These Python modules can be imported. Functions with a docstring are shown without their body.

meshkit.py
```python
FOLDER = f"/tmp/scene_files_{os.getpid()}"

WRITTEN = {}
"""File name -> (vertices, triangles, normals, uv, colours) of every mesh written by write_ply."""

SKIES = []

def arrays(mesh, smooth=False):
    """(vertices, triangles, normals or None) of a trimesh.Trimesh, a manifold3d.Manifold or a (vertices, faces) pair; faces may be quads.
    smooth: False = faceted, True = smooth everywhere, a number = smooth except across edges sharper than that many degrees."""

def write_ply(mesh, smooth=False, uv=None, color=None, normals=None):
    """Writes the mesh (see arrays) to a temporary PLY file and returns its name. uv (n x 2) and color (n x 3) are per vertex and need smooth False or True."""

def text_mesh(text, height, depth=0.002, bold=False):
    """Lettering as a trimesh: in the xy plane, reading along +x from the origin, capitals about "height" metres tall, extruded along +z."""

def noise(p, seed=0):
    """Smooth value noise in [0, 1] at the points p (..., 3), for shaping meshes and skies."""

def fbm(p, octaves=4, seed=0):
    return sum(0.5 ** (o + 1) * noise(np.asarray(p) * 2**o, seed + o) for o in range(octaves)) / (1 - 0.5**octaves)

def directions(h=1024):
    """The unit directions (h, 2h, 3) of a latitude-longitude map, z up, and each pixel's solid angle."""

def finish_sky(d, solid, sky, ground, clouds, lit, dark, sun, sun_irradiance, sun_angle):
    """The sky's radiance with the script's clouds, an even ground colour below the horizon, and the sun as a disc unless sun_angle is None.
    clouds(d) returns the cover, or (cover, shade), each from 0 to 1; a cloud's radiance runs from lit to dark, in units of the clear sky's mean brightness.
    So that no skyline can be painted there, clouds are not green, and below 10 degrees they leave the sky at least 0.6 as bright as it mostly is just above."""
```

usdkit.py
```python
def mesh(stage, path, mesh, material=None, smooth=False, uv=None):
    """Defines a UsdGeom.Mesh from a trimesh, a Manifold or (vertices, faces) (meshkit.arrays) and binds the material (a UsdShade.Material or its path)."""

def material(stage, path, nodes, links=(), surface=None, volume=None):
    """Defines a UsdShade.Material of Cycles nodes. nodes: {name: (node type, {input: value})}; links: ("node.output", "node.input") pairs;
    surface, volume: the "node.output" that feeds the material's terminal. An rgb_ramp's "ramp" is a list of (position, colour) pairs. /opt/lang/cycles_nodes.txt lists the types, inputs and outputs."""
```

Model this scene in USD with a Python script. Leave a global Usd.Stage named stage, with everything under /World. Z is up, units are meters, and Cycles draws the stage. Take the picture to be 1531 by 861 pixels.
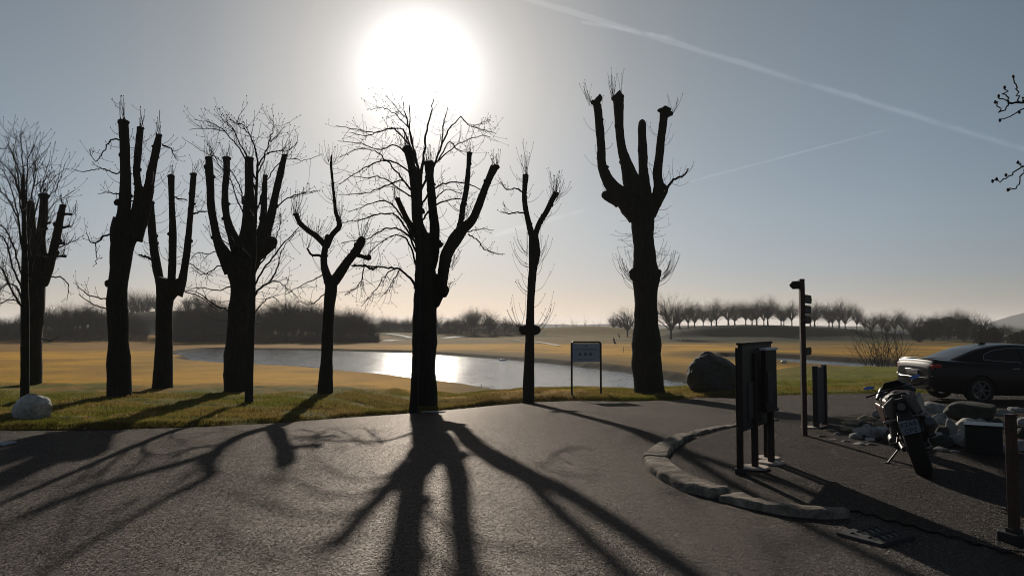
import math, random
import numpy as np
import trimesh, manifold3d
from scipy import ndimage
import usdkit
from meshkit import noise, fbm, text_mesh
from pxr import Gf, Sdf, Usd, UsdGeom, UsdLux, UsdShade, Vt

stage = Usd.Stage.CreateInMemory()
UsdGeom.SetStageUpAxis(stage, UsdGeom.Tokens.z)
UsdGeom.SetStageMetersPerUnit(stage, 1.0)
UsdGeom.Xform.Define(stage, '/World')
UsdGeom.Scope.Define(stage, '/World/Looks')

# ------------------------------------------------------------------ camera
W, H, F = 1531.0, 861.0, 1130.0           # the photograph's pixels and focal length in pixels
CAM = np.array([0.0, 0.0, 1.70])
PITCH = math.atan((487 - H / 2) / F)      # the horizon lies at row 487
cam = UsdGeom.Camera.Define(stage, '/World/camera')
cam.AddTranslateOp().Set(Gf.Vec3d(*CAM))
cam.AddRotateXOp().Set(90 + math.degrees(PITCH))
cam.CreateHorizontalApertureAttr(36.0)
cam.CreateVerticalApertureAttr(36.0 * 575 / 1024)
cam.CreateFocalLengthAttr(36.0 * F / W)
cam.CreateClippingRangeAttr(Gf.Vec2f(0.05, 20000))
EXPOSURE = -0.2
cam.CreateExposureAttr(EXPOSURE)
cp, sp = math.cos(PITCH), math.sin(PITCH)


def ray(px, py):
    """Direction with y component 1 through a pixel of the photograph."""
    a, b = (px - W / 2) / F, (H / 2 - py) / F
    d = np.array([a, cp - b * sp, sp + b * cp])
    return d / d[1]


def at(px, py, y):
    return CAM + ray(px, py) * y


def on(px, py, z):
    d = ray(px, py)
    return CAM + d * ((z - CAM[2]) / d[2])


# ------------------------------------------------------------------ sky and sun
SUN_PX = (628, 107)
SUN = ray(*SUN_PX)
SUN = SUN / np.linalg.norm(SUN)
SUN_EL, SUN_ROT = math.asin(SUN[2]), math.atan2(SUN[0], SUN[1])
SKY_STRENGTH = 0.05
dome = UsdLux.DomeLight.Define(stage, '/World/sky')
dome.GetPrim().SetCustomDataByKey('kind', 'structure')
sun = UsdLux.DistantLight.Define(stage, '/World/sun')
sun.CreateIntensityAttr(1.25)
sun.CreateNormalizeAttr(True)
sun.CreateAngleAttr(0.55)
sun.CreateColorAttr(Gf.Vec3f(1.0, 0.90, 0.76))
sun.AddRotateXYZOp().Set(Gf.Vec3f(90 - math.degrees(SUN_EL), 0, 180 - math.degrees(SUN_ROT)))


def sky_material():
    n = {
        "tc": ("texture_coordinate", {}),
        "dir": ("vector_math", {"math_type": "normalize"}),
        "sep": ("separate_xyz", {}),
        "sky": ("sky_texture", {"sky_type": "single_scattering", "sun_disc": False, "sun_elevation": SUN_EL, "sun_rotation": SUN_ROT,
                                "air_density": 1.0, "aerosol_density": 0.32}),
        # thin winter haze: the air near the horizon is paler and less yellow than a clear sky
        "veil": ("rgb_ramp", {"ramp": [(0, (0.667, 0.704, 1.062)), (0.06, (0.765, 0.796, 1.074)), (0.14, (1.000, 0.994, 1.080)), (0.27, (1.198, 1.123, 1.037)), (0.5, (1.383, 1.235, 1.006)), (1, (1.321, 1.216, 1.012))]}),
        "tint": ("mix", {"mix_type": "multiply", "fac": 1.0}),
        "dot": ("vector_math", {"math_type": "dot_product", "vector2": tuple(SUN)}),
        "ang": ("math", {"math_type": "arccosine"}),
        "a90": ("math", {"math_type": "divide", "value2": math.pi / 2}),
        # the sun's aureole in the haze, by angle from the sun
        "aur": ("rgb_ramp", {"ramp": [(d / 90, (c * 0.60, c * 0.605, c * 0.61)) for d, c in
                [(0, 60), (2.5, 46), (3.3, 33), (4.0, 23), (4.8, 15.5), (5.8, 10), (7.0, 6.6), (9, 3.9), (12, 2.0), (15, 0.5), (20, 0.18), (28, 0.05), (38, 0.0), (90, 0)]]}),
        "add": ("mix", {"mix_type": "add", "fac": 1.0}),
        # the haze scatters forward, so it thins out away from the sun
        "fwd": ("rgb_ramp", {"ramp": [(0.0, (1, 1, 1)), (0.38, (1, 1, 1)), (0.75, (0.66, 0.66, 0.67)), (1.0, (0.52, 0.53, 0.55))]}),
        "tint2": ("mix", {"mix_type": "multiply", "fac": 1.0}),
        "bg": ("background_shader", {"strength": SKY_STRENGTH}),
    }
    l = [("tc.generated", "dir.vector1"), ("dir.vector", "sep.vector"), ("sky.color", "tint.color1"), ("sep.z", "veil.fac"), ("veil.color", "tint.color2"),
         ("dir.vector", "dot.vector1"), ("dot.value", "ang.value1"), ("ang.value", "a90.value1"), ("a90.value", "aur.fac"),
         ("a90.value", "fwd.fac"), ("tint.color", "tint2.color1"), ("fwd.color", "tint2.color2"), ("tint2.color", "add.color1"), ("aur.color", "add.color2")]
    last = "add.color"
    # contrails: each lies along a great circle from one pixel direction to another
    trails = [((775, -6), (1562, 232), 0.0050, 4.0, 1.25), ((868, 33), (1010, 58), 0.0034, 2.0, 0.3), ((1030, 272), (1342, 190), 0.0018, 1.6, 1.0), ((738, 352), (880, 312), 0.0042, 2.0, 1.0),
              ((1000, 262), (1120, 330), 0.02, 0.08, 1.0)]
    for i, (a, b, w, amt, k) in enumerate(trails):
        u, v = ray(*a), ray(*b)
        u, v = u / np.linalg.norm(u), v / np.linalg.norm(v)
        nrm = np.cross(u, v); nrm /= np.linalg.norm(nrm)
        t = np.cross(nrm, u)
        span = math.acos(np.clip(u @ v, -1, 1))
        p = f"t{i}"
        n.update({
            p + "nz": ("noise_texture", {"scale": 26.0, "detail": 4.0, "roughness": 0.6}),
            p + "wob": ("math", {"math_type": "multiply_add", "value2": w * 1.1, "value3": -w * 0.55}),
            p + "d": ("vector_math", {"math_type": "dot_product", "vector2": tuple(nrm)}),
            p + "d2": ("math", {"math_type": "add"}),
            p + "abs": ("math", {"math_type": "absolute"}),
            p + "m": ("map_range", {"range_type": "smoothstep", "from_min": w, "from_max": 0.0, "to_min": 0.0, "to_max": 1.0, "clamp": True}),
            p + "du": ("vector_math", {"math_type": "dot_product", "vector2": tuple(u)}),
            p + "dt": ("vector_math", {"math_type": "dot_product", "vector2": tuple(t)}),
            p + "an": ("math", {"math_type": "arctan2"}),
            p + "r": ("rgb_ramp", {"ramp": [(0, (0, 0, 0)), (0.3, (0, 0, 0)), (0.305, (1, 1, 1)), (0.36, (1, 1, 1)), (0.5, (0.5, 0.5, 0.5) if k > 1.1 else (1, 1, 1)), (0.66, (0.36, 0.36, 0.36) if k > 1.1 else (0.85,) * 3), (0.7, (0.3, 0.3, 0.3) if k > 1.1 else (0, 0, 0)), (1, (0, 0, 0))]}),
            p + "mr": ("map_range", {"from_min": -span * 0.75, "from_max": span * 1.75, "to_min": 0.0, "to_max": 1.0, "clamp": True}),
            p + "x": ("math", {"math_type": "multiply"}),
            p + "y": ("math", {"math_type": "multiply"}),
            p + "nm": ("map_range", {"from_min": 0.32, "from_max": 0.66, "to_min": 0.15, "to_max": 1.0, "clamp": True}),
            p + "z": ("math", {"math_type": "multiply", "value2": amt}),
            p + "c": ("mix", {"mix_type": "add", "color2": (1.2, 1.23, 1.3)}),
        })
        l += [("dir.vector", p + "nz.vector"), (p + "nz.fac", p + "wob.value1"), ("dir.vector", p + "d.vector1"), (p + "d.value", p + "d2.value1"), (p + "wob.value", p + "d2.value2"), (p + "d2.value", p + "abs.value1"), (p + "abs.value", p + "m.value"),
              ("dir.vector", p + "du.vector1"), ("dir.vector", p + "dt.vector1"), (p + "dt.value", p + "an.value1"), (p + "du.value", p + "an.value2"), (p + "an.value", p + "mr.value"), (p + "mr.result", p + "r.fac"),
              (p + "m.result", p + "x.value1"), (p + "r.color", p + "x.value2"), (p + "nz.fac", p + "nm.value"), (p + "x.value", p + "y.value1"), (p + "nm.result", p + "y.value2"), (p + "y.value", p + "z.value1"),
              (p + "z.value", p + "c.fac"), (last, p + "c.color1")]
        last = p + "c.color"
    l.append((last, "bg.color"))
    return usdkit.material(stage, '/World/Looks/sky', n, l, surface="bg.background")


UsdShade.MaterialBindingAPI.Apply(dome.GetPrim()).Bind(sky_material())


# ------------------------------------------------------------------ helpers
PI = math.pi
T3 = Sdf.ValueTypeNames
USED = {}


def path_for(name, parent):
    base = (str(parent.GetPath()) if parent is not None else '/World') + '/' + name
    n = USED.get(base, 0)
    USED[base] = n + 1
    return base if n == 0 else f'{base}_{n:03d}'


def tag(prim, label=None, cat=None, group=None, kind=None):
    prim = prim.GetPrim() if hasattr(prim, 'GetPrim') else prim
    for k, v in (('label', label), ('category', cat), ('group', group), ('kind', kind)):
        if v:
            prim.SetCustomDataByKey(k, v)
    return prim


def thing(name, label, cat, loc=(0, 0, 0), rotz=0, group=None):
    x = UsdGeom.Xform.Define(stage, path_for(name, None))
    x.AddTranslateOp().Set(Gf.Vec3d(*map(float, loc)))
    x.AddRotateZOp().Set(math.degrees(rotz))
    return tag(x, label, cat, group)


def obj(name, mesh, mat, parent=None, smooth=30, loc=None, tint=None):
    """One Mesh prim. With a parent that sits at loc, the mesh (given in world axes) is moved into the parent's space."""
    if isinstance(mesh, list):
        mesh = trimesh.util.concatenate(mesh)
    if tint is None:
        mesh = mesh.copy(); mesh.remove_unreferenced_vertices()
    if loc is not None:
        mesh = mesh.copy()
        mesh.apply_translation(-np.asarray(loc, float))
    m = usdkit.mesh(stage, path_for(name, parent), mesh, mat, smooth=smooth)
    if tint is not None:
        UsdGeom.PrimvarsAPI(m).CreatePrimvar("tint", T3.Color3fArray, "vertex").Set(Vt.Vec3fArray.FromNumpy(np.asarray(tint, np.float32)))
    return m.GetPrim()


def copy_of(first, loc, rotz, scale=1.0, label=None, group=None, name=None):
    was = first.GetCustomData()
    x = UsdGeom.Xform.Define(stage, path_for(name or first.GetName().rstrip('0123456789_'), None))
    p = x.GetPrim()
    p.GetReferences().AddInternalReference(first.GetPath())
    p.SetInstanceable(True)
    x.ClearXformOpOrder()
    api = UsdGeom.XformCommonAPI(x)
    x.AddTranslateOp(opSuffix='place').Set(Gf.Vec3d(*map(float, loc)))
    x.AddRotateZOp(opSuffix='turn').Set(math.degrees(rotz))
    s = (scale,) * 3 if np.ndim(scale) == 0 else scale
    x.AddScaleOp(opSuffix='size').Set(Gf.Vec3f(*map(float, s)))
    tag(p, label or was.get('label'), was.get('category'), group or was.get('group'))
    return p


def box(x0, x1, y0, y1, z0, z1, r=0.0):
    """A box; r rounds its edges."""
    if r > 0:
        s = [manifold3d.Manifold.sphere(r, 12).translate((x, y, z)) for x in (x0 + r, x1 - r) for y in (y0 + r, y1 - r) for z in (z0 + r, z1 - r)]
        return tm(manifold3d.Manifold.batch_hull(s))
    b = trimesh.creation.box((x1 - x0, y1 - y0, z1 - z0))
    b.apply_translation(((x0 + x1) / 2, (y0 + y1) / 2, (z0 + z1) / 2))
    return b


def tm(m):
    a = m.to_mesh()
    return trimesh.Trimesh(a.vert_properties[:, :3], a.tri_verts, process=False)


def catmull(P, n):
    """Samples of a smooth curve through the rows of P (any number of columns)."""
    P = np.asarray(P, float)
    if len(P) == 2:
        return P[0] + (P[1] - P[0]) * np.linspace(0, 1, n + 1)[:, None]
    Q = np.vstack([2 * P[0] - P[1], P, 2 * P[-1] - P[-2]])
    out = []
    for i in range(1, len(Q) - 2):
        t = np.linspace(0, 1, n, endpoint=False)[:, None]
        a, b, c, d = Q[i - 1], Q[i], Q[i + 1], Q[i + 2]
        out.append(0.5 * (2 * b + (c - a) * t + (2 * a - 5 * b + 4 * c - d) * t ** 2 + (3 * b - a - 3 * c + d) * t ** 3))
    out.append(P[-1:])
    return np.vstack(out)


def tube(P, R, sides=6, cap=True, rough=0.0, freq=4.0, seed=0):
    """A tapered tube along P with radii R; rough displaces its skin by noise."""
    P, R = np.asarray(P, float), np.broadcast_to(np.asarray(R, float), len(P)).copy()
    T = np.gradient(P, axis=0)
    T /= np.maximum(np.linalg.norm(T, axis=1, keepdims=True), 1e-9)
    ref = np.array([0, 0, 1.0]) if abs(T[0][2]) < 0.8 else np.array([0, 1.0, 0])
    u = np.cross(T[0], ref); u /= np.linalg.norm(u)
    U = [u]
    for i in range(1, len(P)):
        u = U[-1] - T[i] * (U[-1] @ T[i]); u /= max(np.linalg.norm(u), 1e-9)
        U.append(u)
    U = np.array(U); Vv = np.cross(T, U)
    a = np.linspace(0, 2 * PI, sides, endpoint=False)
    ring = U[:, None, :] * np.cos(a)[None, :, None] + Vv[:, None, :] * np.sin(a)[None, :, None]
    rr = R[:, None] * np.ones(sides)[None, :]
    if rough:
        q = P[:, None, :] + ring * R[:, None, None]
        rr = rr * (1 + rough * 2 * (fbm(q * freq * np.array([1, 1, 0.5]) + seed * 7.3, 4, seed) - 0.5))
    V = (P[:, None, :] + ring * rr[:, :, None]).reshape(-1, 3)
    n, k = len(P), sides
    i = np.arange(n - 1)[:, None] * k; j = np.arange(k)[None, :]; j2 = (j + 1) % k
    q = np.stack([i + j, i + j2, i + k + j2, i + k + j], -1).reshape(-1, 4)
    Fc = np.vstack([q[:, [0, 1, 2]], q[:, [0, 2, 3]]])
    if cap:
        V = np.vstack([V, P[0], P[-1]])
        jj = np.arange(k); e = (n - 1) * k
        Fc = np.vstack([Fc, np.stack([(jj + 1) % k, jj, np.full(k, n * k)], 1), np.stack([e + jj, e + (jj + 1) % k, np.full(k, n * k + 1)], 1)])
    return trimesh.Trimesh(V, Fc, process=False)


def smoothstep(a, b, x):
    t = np.clip((x - a) / (b - a), 0, 1)
    return t * t * (3 - 2 * t)


# ------------------------------------------------------------------ the lie of the land
WATER_Z = -2.0


def road_z(x, y):
    """The road is level near the camera and falls gently towards the trees."""
    s = np.interp(x, [-3, 2, 5, 10], [0.083, 0.054, 0.047, 0.030])
    u = np.clip(np.asarray(y, float), -20, 60) - 12.7
    return -s * 0.5 * (u + np.sqrt(u * u + 0.6))


def on_road(px, py):
    d = ray(px, py)
    y = 10.0
    for _ in range(60):
        y = (road_z(d[0] * y, y) - CAM[2]) / d[2]
    return CAM + d * y


EDGE_PX = [(0, 641), (150, 640), (300, 636), (430, 630), (540, 622), (612, 617), (680, 611), (740, 605), (800, 600), (860, 598), (930, 599), (1000, 597), (1040, 594), (1160, 590), (1250, 588), (1340, 587), (1531, 584)]
EDGE = np.array([on_road(*p)[:2] for p in EDGE_PX])
EDGE = np.vstack([[-60, EDGE[0][1] - 1.5], [-22, EDGE[0][1] - 0.4], EDGE, [40, EDGE[-1][1] + 1], [80, EDGE[-1][1] + 1]])


def edge_y(x):
    return np.interp(x, EDGE[:, 0], EDGE[:, 1])


POND_PX = [(258, 533), (275, 526.5), (320, 522.5), (400, 523), (500, 524.5), (610, 528), (700, 533.5), (800, 541.5), (900, 552.5), (950, 560), (1000, 568), (1034, 577),
           (1036, 583), (1000, 592), (960, 600), (900, 606), (820, 602), (760, 590.5), (700, 579.5), (600, 568.5), (500, 557.5), (450, 552.5), (400, 549), (350, 546.5), (300, 542.5), (281, 539.5), (287, 535.5), (272, 534.5)]
POND2_PX = [(1085, 532.5), (1155, 534.5), (1240, 539.5), (1330, 546), (1336, 549), (1330, 556), (1225, 549.5), (1190, 545.5), (1165, 541.5), (1125, 540), (1085, 538)]
POND = catmull([on(x, y, WATER_Z)[:2] for x, y in POND_PX + POND_PX[:1]], 6)[:-1]
POND2 = catmull([on(x, y, WATER_Z)[:2] for x, y in POND2_PX + POND2_PX[:1]], 4)[:-1]


def signed(poly, x, y):
    """Distance to a polygon's outline, negative inside."""
    p = np.stack([x.ravel(), y.ravel()], 1)
    best = np.full(len(p), 1e9); inside = np.zeros(len(p), bool)
    lo, hi = poly.min(0) - 15, poly.max(0) + 15
    near = np.all((p > lo) & (p < hi), 1)
    q = p[near]
    b = np.full(len(q), 1e9); ins = np.zeros(len(q), bool)
    for a, c in zip(poly, np.roll(poly, -1, 0)):
        e = c - a; w = q - a
        t = np.clip((w @ e) / max(e @ e, 1e-9), 0, 1)
        b = np.minimum(b, np.hypot(*(w - t[:, None] * e).T))
        cond = (a[1] > q[:, 1]) != (c[1] > q[:, 1])
        with np.errstate(divide='ignore', invalid='ignore'):
            ins ^= cond & (q[:, 0] < (c[0] - a[0]) * (q[:, 1] - a[1]) / (c[1] - a[1]) + a[0])
    best[near] = np.where(ins, -b, b)
    return best.reshape(x.shape)


# rises in the ground, by the pixel of their top, their distance and half-widths in metres
MOUNDS = [(110, 498, 165, 26, 12), (590, 498, 215, 16, 14), (500, 500, 230, 16, 14), (800, 494, 240, 34, 16), (905, 493, 250, 22, 14), (700, 499, 250, 26, 14), (385, 503, 200, 30, 14), (1450, 506, 190, 24, 20)]
RIDGE = np.array([(960, 506), (990, 501), (1015, 495), (1050, 490), (1110, 486.5), (1170, 487.5), (1240, 491), (1300, 497), (1380, 503), (1450, 507), (1700, 509)], float)
FAIR_Z = -1.6


def land_z(x, y):
    x, y = np.asarray(x, float), np.asarray(y, float)
    t = y - edge_y(x)
    yc = np.interp(x, [-30, 0, 4, 6.5, 9, 14, 40], [25.0, 24.6, 25.4, 26, 27, 35.5, 38])
    zc = np.interp(x, [-30, -14, -9, -5, -3.2, -2.0, 0.5, 2.5, 4.6, 8, 14, 40], [-0.2, -0.2, -0.27, -0.28, -0.60, -0.70, -0.46, -0.46, -0.60, -0.42, -0.40, -0.40])
    e = edge_y(x)
    ze = road_z(x, e)
    k = np.clip(t / np.maximum(yc - e, 1.5), 0, 1)
    z = road_z(x, np.minimum(y, e)) - 0.035 + smoothstep(0.0, 0.25, t) * 0.075 + (zc - ze) * (1 - (1 - k) ** 1.6) * (t > 0)
    z = z + smoothstep(0.15, 0.8, t) * 0.14 * (fbm(np.stack([x * 1.3, y * 1.3, x * 0 + 3], -1), 4, 5) - 0.5)
    # the grass crest beyond the road and the drop to the fairway
    low = np.full_like(z, FAIR_Z) + 0.35 * (fbm(np.stack([x / 30, y / 30, x * 0], -1), 3, 2) - 0.5) + 0.0012 * np.clip(y - 130, 0, 400)
    d = smoothstep(0, 13, y - yc)
    z = z * (1 - d) + low * d
    # the swelling lawn right of the boulder
    z = z + 0.16 * np.exp(-((x - 14.2) / 5.5) ** 2 - ((y - 34.5) / 4.2) ** 2)
    # far rises
    for px, py, dd, sx, sy in MOUNDS:
        c = at(px, py, dd)
        z = z + (c[2] - FAIR_Z) * np.exp(-((x - c[0]) / sx) ** 2 - ((y - c[1]) / sy) ** 2)
    c = at(262, 466, 250)                                            # the flat-topped hill on the left
    z = z + (c[2] - FAIR_Z) * np.exp(-((x - c[0]) / 15.0) ** 4 - ((y - c[1]) / 34.0) ** 4) * (1 - 0.16 * smoothstep(0, 18, c[0] - x))
    px = W / 2 + x / np.maximum(y, 1) * F
    crest = CAM[2] - (np.interp(px, RIDGE[:, 0], RIDGE[:, 1]) - 487) / F * 198
    on_r = smoothstep(945, 1000, px)
    face = smoothstep(188, 197, y) * 0.86 + smoothstep(150, 188, y) * 0.14
    back = 1 - smoothstep(250, 330, y)
    z = z + on_r * np.clip(crest - FAIR_Z, 0, 9) * face * back
    # ponds
    for poly in (POND, POND2):
        s = signed(poly, x, y)
        b = smoothstep(-0.25, 1.3, s + 0.5 * (fbm(np.stack([x / 2.2, y / 2.2, x * 0], -1), 3, 8) - 0.5))
        shore = np.where(s < 0, WATER_Z - 0.06 - 0.6 * smoothstep(0, 4, -s), WATER_Z - 0.06)
        z = np.where(s < 1.9, shore * (1 - b) + z * b, z)
    return z


def land(x, y):
    return float(land_z(np.array([x]), np.array([y]))[0])


def hit(px, py, start=3.0, stop=900.0):
    """Where the view ray through a pixel meets the land."""
    d = ray(px, py)
    y = start * (stop / start) ** np.linspace(0, 1, 3000)
    dz = CAM[2] + d[2] * y - land_z(d[0] * y, y)
    i = np.argmax(dz < 0)
    return CAM + d * y[i]


# ------------------------------------------------------------------ materials of the ground
def mat(name, nodes, links, surface="p.BSDF", volume=None):
    return usdkit.material(stage, '/World/Looks/' + name, nodes, links, surface=surface, volume=volume)


def plain(name, color, rough=0.6, var=0.25, scale=8.0, spec=0.3, metal=0.0, bump=0.0, bscale=None, **extra):
    """A surface of one colour, uneven in tone and relief."""
    lo, hi = [c * (1 - var) for c in color], [c * (1 + var) for c in color]
    n = {"g": ("geometry", {}), "n": ("noise_texture", {"scale": scale, "detail": 5.0, "roughness": 0.6}),
         "r": ("rgb_ramp", {"ramp": [(0.3, lo), (0.7, hi)]}),
         "p": ("principled_bsdf", {"roughness": rough, "specular_ior_level": spec, "metallic": metal, **extra})}
    l = [("t.object" if False else "g.position", "n.vector"), ("n.fac", "r.fac"), ("r.color", "p.base_color")]
    if bump:
        n["n2"] = ("noise_texture", {"scale": bscale or scale * 5, "detail": 6.0, "roughness": 0.65})
        n["b"] = ("bump", {"strength": 0.9, "distance": bump})
        l += [("g.position", "n2.vector"), ("n2.fac", "b.height"), ("b.normal", "p.normal")]
    return mat(name, n, l)


def asphalt(name, tone, warm, seed, gloss):
    n = {
        "g": ("geometry", {}), "off": ("vector_math", {"math_type": "add", "vector2": (seed, seed * 2, 0)}),
        "stone": ("voronoi_texture", {"scale": 92.0, "randomness": 1.0}),
        "stone2": ("voronoi_texture", {"scale": 38.0}),
        "wn": ("separate_color", {}),
        "big": ("noise_texture", {"scale": 0.35, "detail": 6.0, "roughness": 0.62}),
        "mid": ("noise_texture", {"scale": 2.6, "detail": 6.0, "roughness": 0.7}),
        "fine": ("noise_texture", {"scale": 60.0, "detail": 4.0, "roughness": 0.8}),
        "ramp": ("rgb_ramp", {"ramp": [(0.0, (tone * 0.2,) * 3), (0.4, (tone * 0.5, tone * 0.46, tone * 0.42)), (0.7, (tone * 1.1 * warm, tone * 0.97, tone * 0.88)), (0.88, (tone * 2.6 * warm, tone * 2.25, tone * 2.0)), (1.0, (tone * 9, tone * 8, tone * 7))]}),
        "bigr": ("rgb_ramp", {"ramp": [(0.28, (0.55, 0.55, 0.57)), (0.5, (1, 0.98, 0.96)), (0.72, (1.5, 1.42, 1.36))]}),
        "midr": ("rgb_ramp", {"ramp": [(0.3, (0.8, 0.8, 0.8)), (0.7, (1.22, 1.2, 1.18))]}),
        "m1": ("mix", {"mix_type": "multiply", "fac": 1.0}), "m2": ("mix", {"mix_type": "multiply", "fac": 1.0}),
        "ckn": ("noise_texture", {"scale": 1.6, "detail": 5.0, "roughness": 0.7}),
        "ckv": ("mix", {"mix_type": "linear_light", "fac": 0.25}),
        "ck": ("voronoi_texture", {"scale": 0.21, "feature": "distance_to_edge"}),
        "ckr": ("rgb_ramp", {"ramp": [(0.0, (0.25, 0.25, 0.25)), (0.0028, (0.4, 0.4, 0.4)), (0.005, (1, 1, 1)), (1.0, (1, 1, 1))]}),
        "m3": ("mix", {"mix_type": "multiply", "fac": 0.8}),
        "hs": ("math", {"math_type": "multiply_add", "value2": -0.8}),
        # every stone's face is tilted its own way, so some of them glint
        "tc": ("vector_math", {"math_type": "subtract", "vector2": (0.5, 0.5, 0.5)}), "tk": ("vector_math", {"math_type": "multiply", "vector2": (1.5, 1.5, 0.0)}),
        "ta": ("vector_math", {"math_type": "add"}), "tn": ("vector_math", {"math_type": "normalize"}),
        "bump": ("bump", {"strength": 1.0, "distance": 0.012}),
        "dif": ("diffuse_bsdf", {"roughness": 0.6}), "glo": ("glossy_bsdf", {"color": (0.95, 0.88, 0.84), "roughness": 0.36, "distribution": "ggx"}), "p": ("mix_closure", {"fac": gloss}),
    }
    l = [("g.position", "off.vector1"), ("off.vector", "stone.vector"), ("off.vector", "stone2.vector"), ("off.vector", "big.vector"), ("off.vector", "mid.vector"), ("off.vector", "fine.vector"),
         ("stone.color", "wn.color"), ("wn.r", "ramp.fac"), ("big.fac", "bigr.fac"), ("mid.fac", "midr.fac"),
         ("ramp.color", "m1.color1"), ("bigr.color", "m1.color2"), ("m1.color", "m2.color1"), ("midr.color", "m2.color2"),
         ("off.vector", "ckn.vector"), ("off.vector", "ckv.color1"), ("ckn.color", "ckv.color2"), ("ckv.color", "ck.vector"), ("ck.distance", "ckr.fac"), ("m2.color", "m3.color1"), ("ckr.color", "m3.color2"),
         ("m3.color", "dif.color"), ("dif.BSDF", "p.closure1"), ("glo.BSDF", "p.closure2"), ("stone.distance", "hs.value1"), ("fine.fac", "hs.value3"), ("hs.value", "bump.height"),
          ("stone.color", "tc.vector1"), ("tc.vector", "tk.vector1"), ("bump.normal", "ta.vector1"), ("tk.vector", "ta.vector2"), ("ta.vector", "tn.vector1"), ("tn.vector", "glo.normal"), ("bump.normal", "dif.normal")]
    return mat(name, n, l, surface="p.closure")


ASPHALT = asphalt('asphalt', 0.024, 1.15, 0.0, 0.052)
ASPHALT_ISLAND = asphalt('worn_asphalt', 0.019, 1.15, 31.0, 0.036)

LAND = mat('turf', {
    "a": ("attribute", {"attribute": "tint"}), "g": ("geometry", {}),
    "n": ("noise_texture", {"scale": 0.22, "detail": 8.0, "roughness": 0.65}), "nr": ("rgb_ramp", {"ramp": [(0.3, (0.72, 0.78, 0.74)), (0.5, (1, 1, 1)), (0.7, (1.25, 1.18, 1.1))]}),
    "f": ("noise_texture", {"scale": 7.0, "detail": 7.0, "roughness": 0.75}), "fr": ("rgb_ramp", {"ramp": [(0.25, (0.5, 0.55, 0.45)), (0.5, (1, 1, 1)), (0.75, (1.45, 1.35, 1.2))]}),
    "m1": ("mix", {"mix_type": "multiply", "fac": 1.0}), "m2": ("mix", {"mix_type": "multiply", "fac": 0.75}),
    "b": ("bump", {"strength": 0.7, "distance": 0.05}), "p": ("principled_bsdf", {"roughness": 0.95, "specular_ior_level": 0.02}),
    }, [("g.position", "n.vector"), ("g.position", "f.vector"), ("n.fac", "nr.fac"), ("f.fac", "fr.fac"), ("a.color", "m1.color1"), ("nr.color", "m1.color2"), ("m1.color", "m2.color1"), ("fr.color", "m2.color2"),
        ("m2.color", "p.base_color"), ("f.fac", "b.height"), ("b.normal", "p.normal")])

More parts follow.
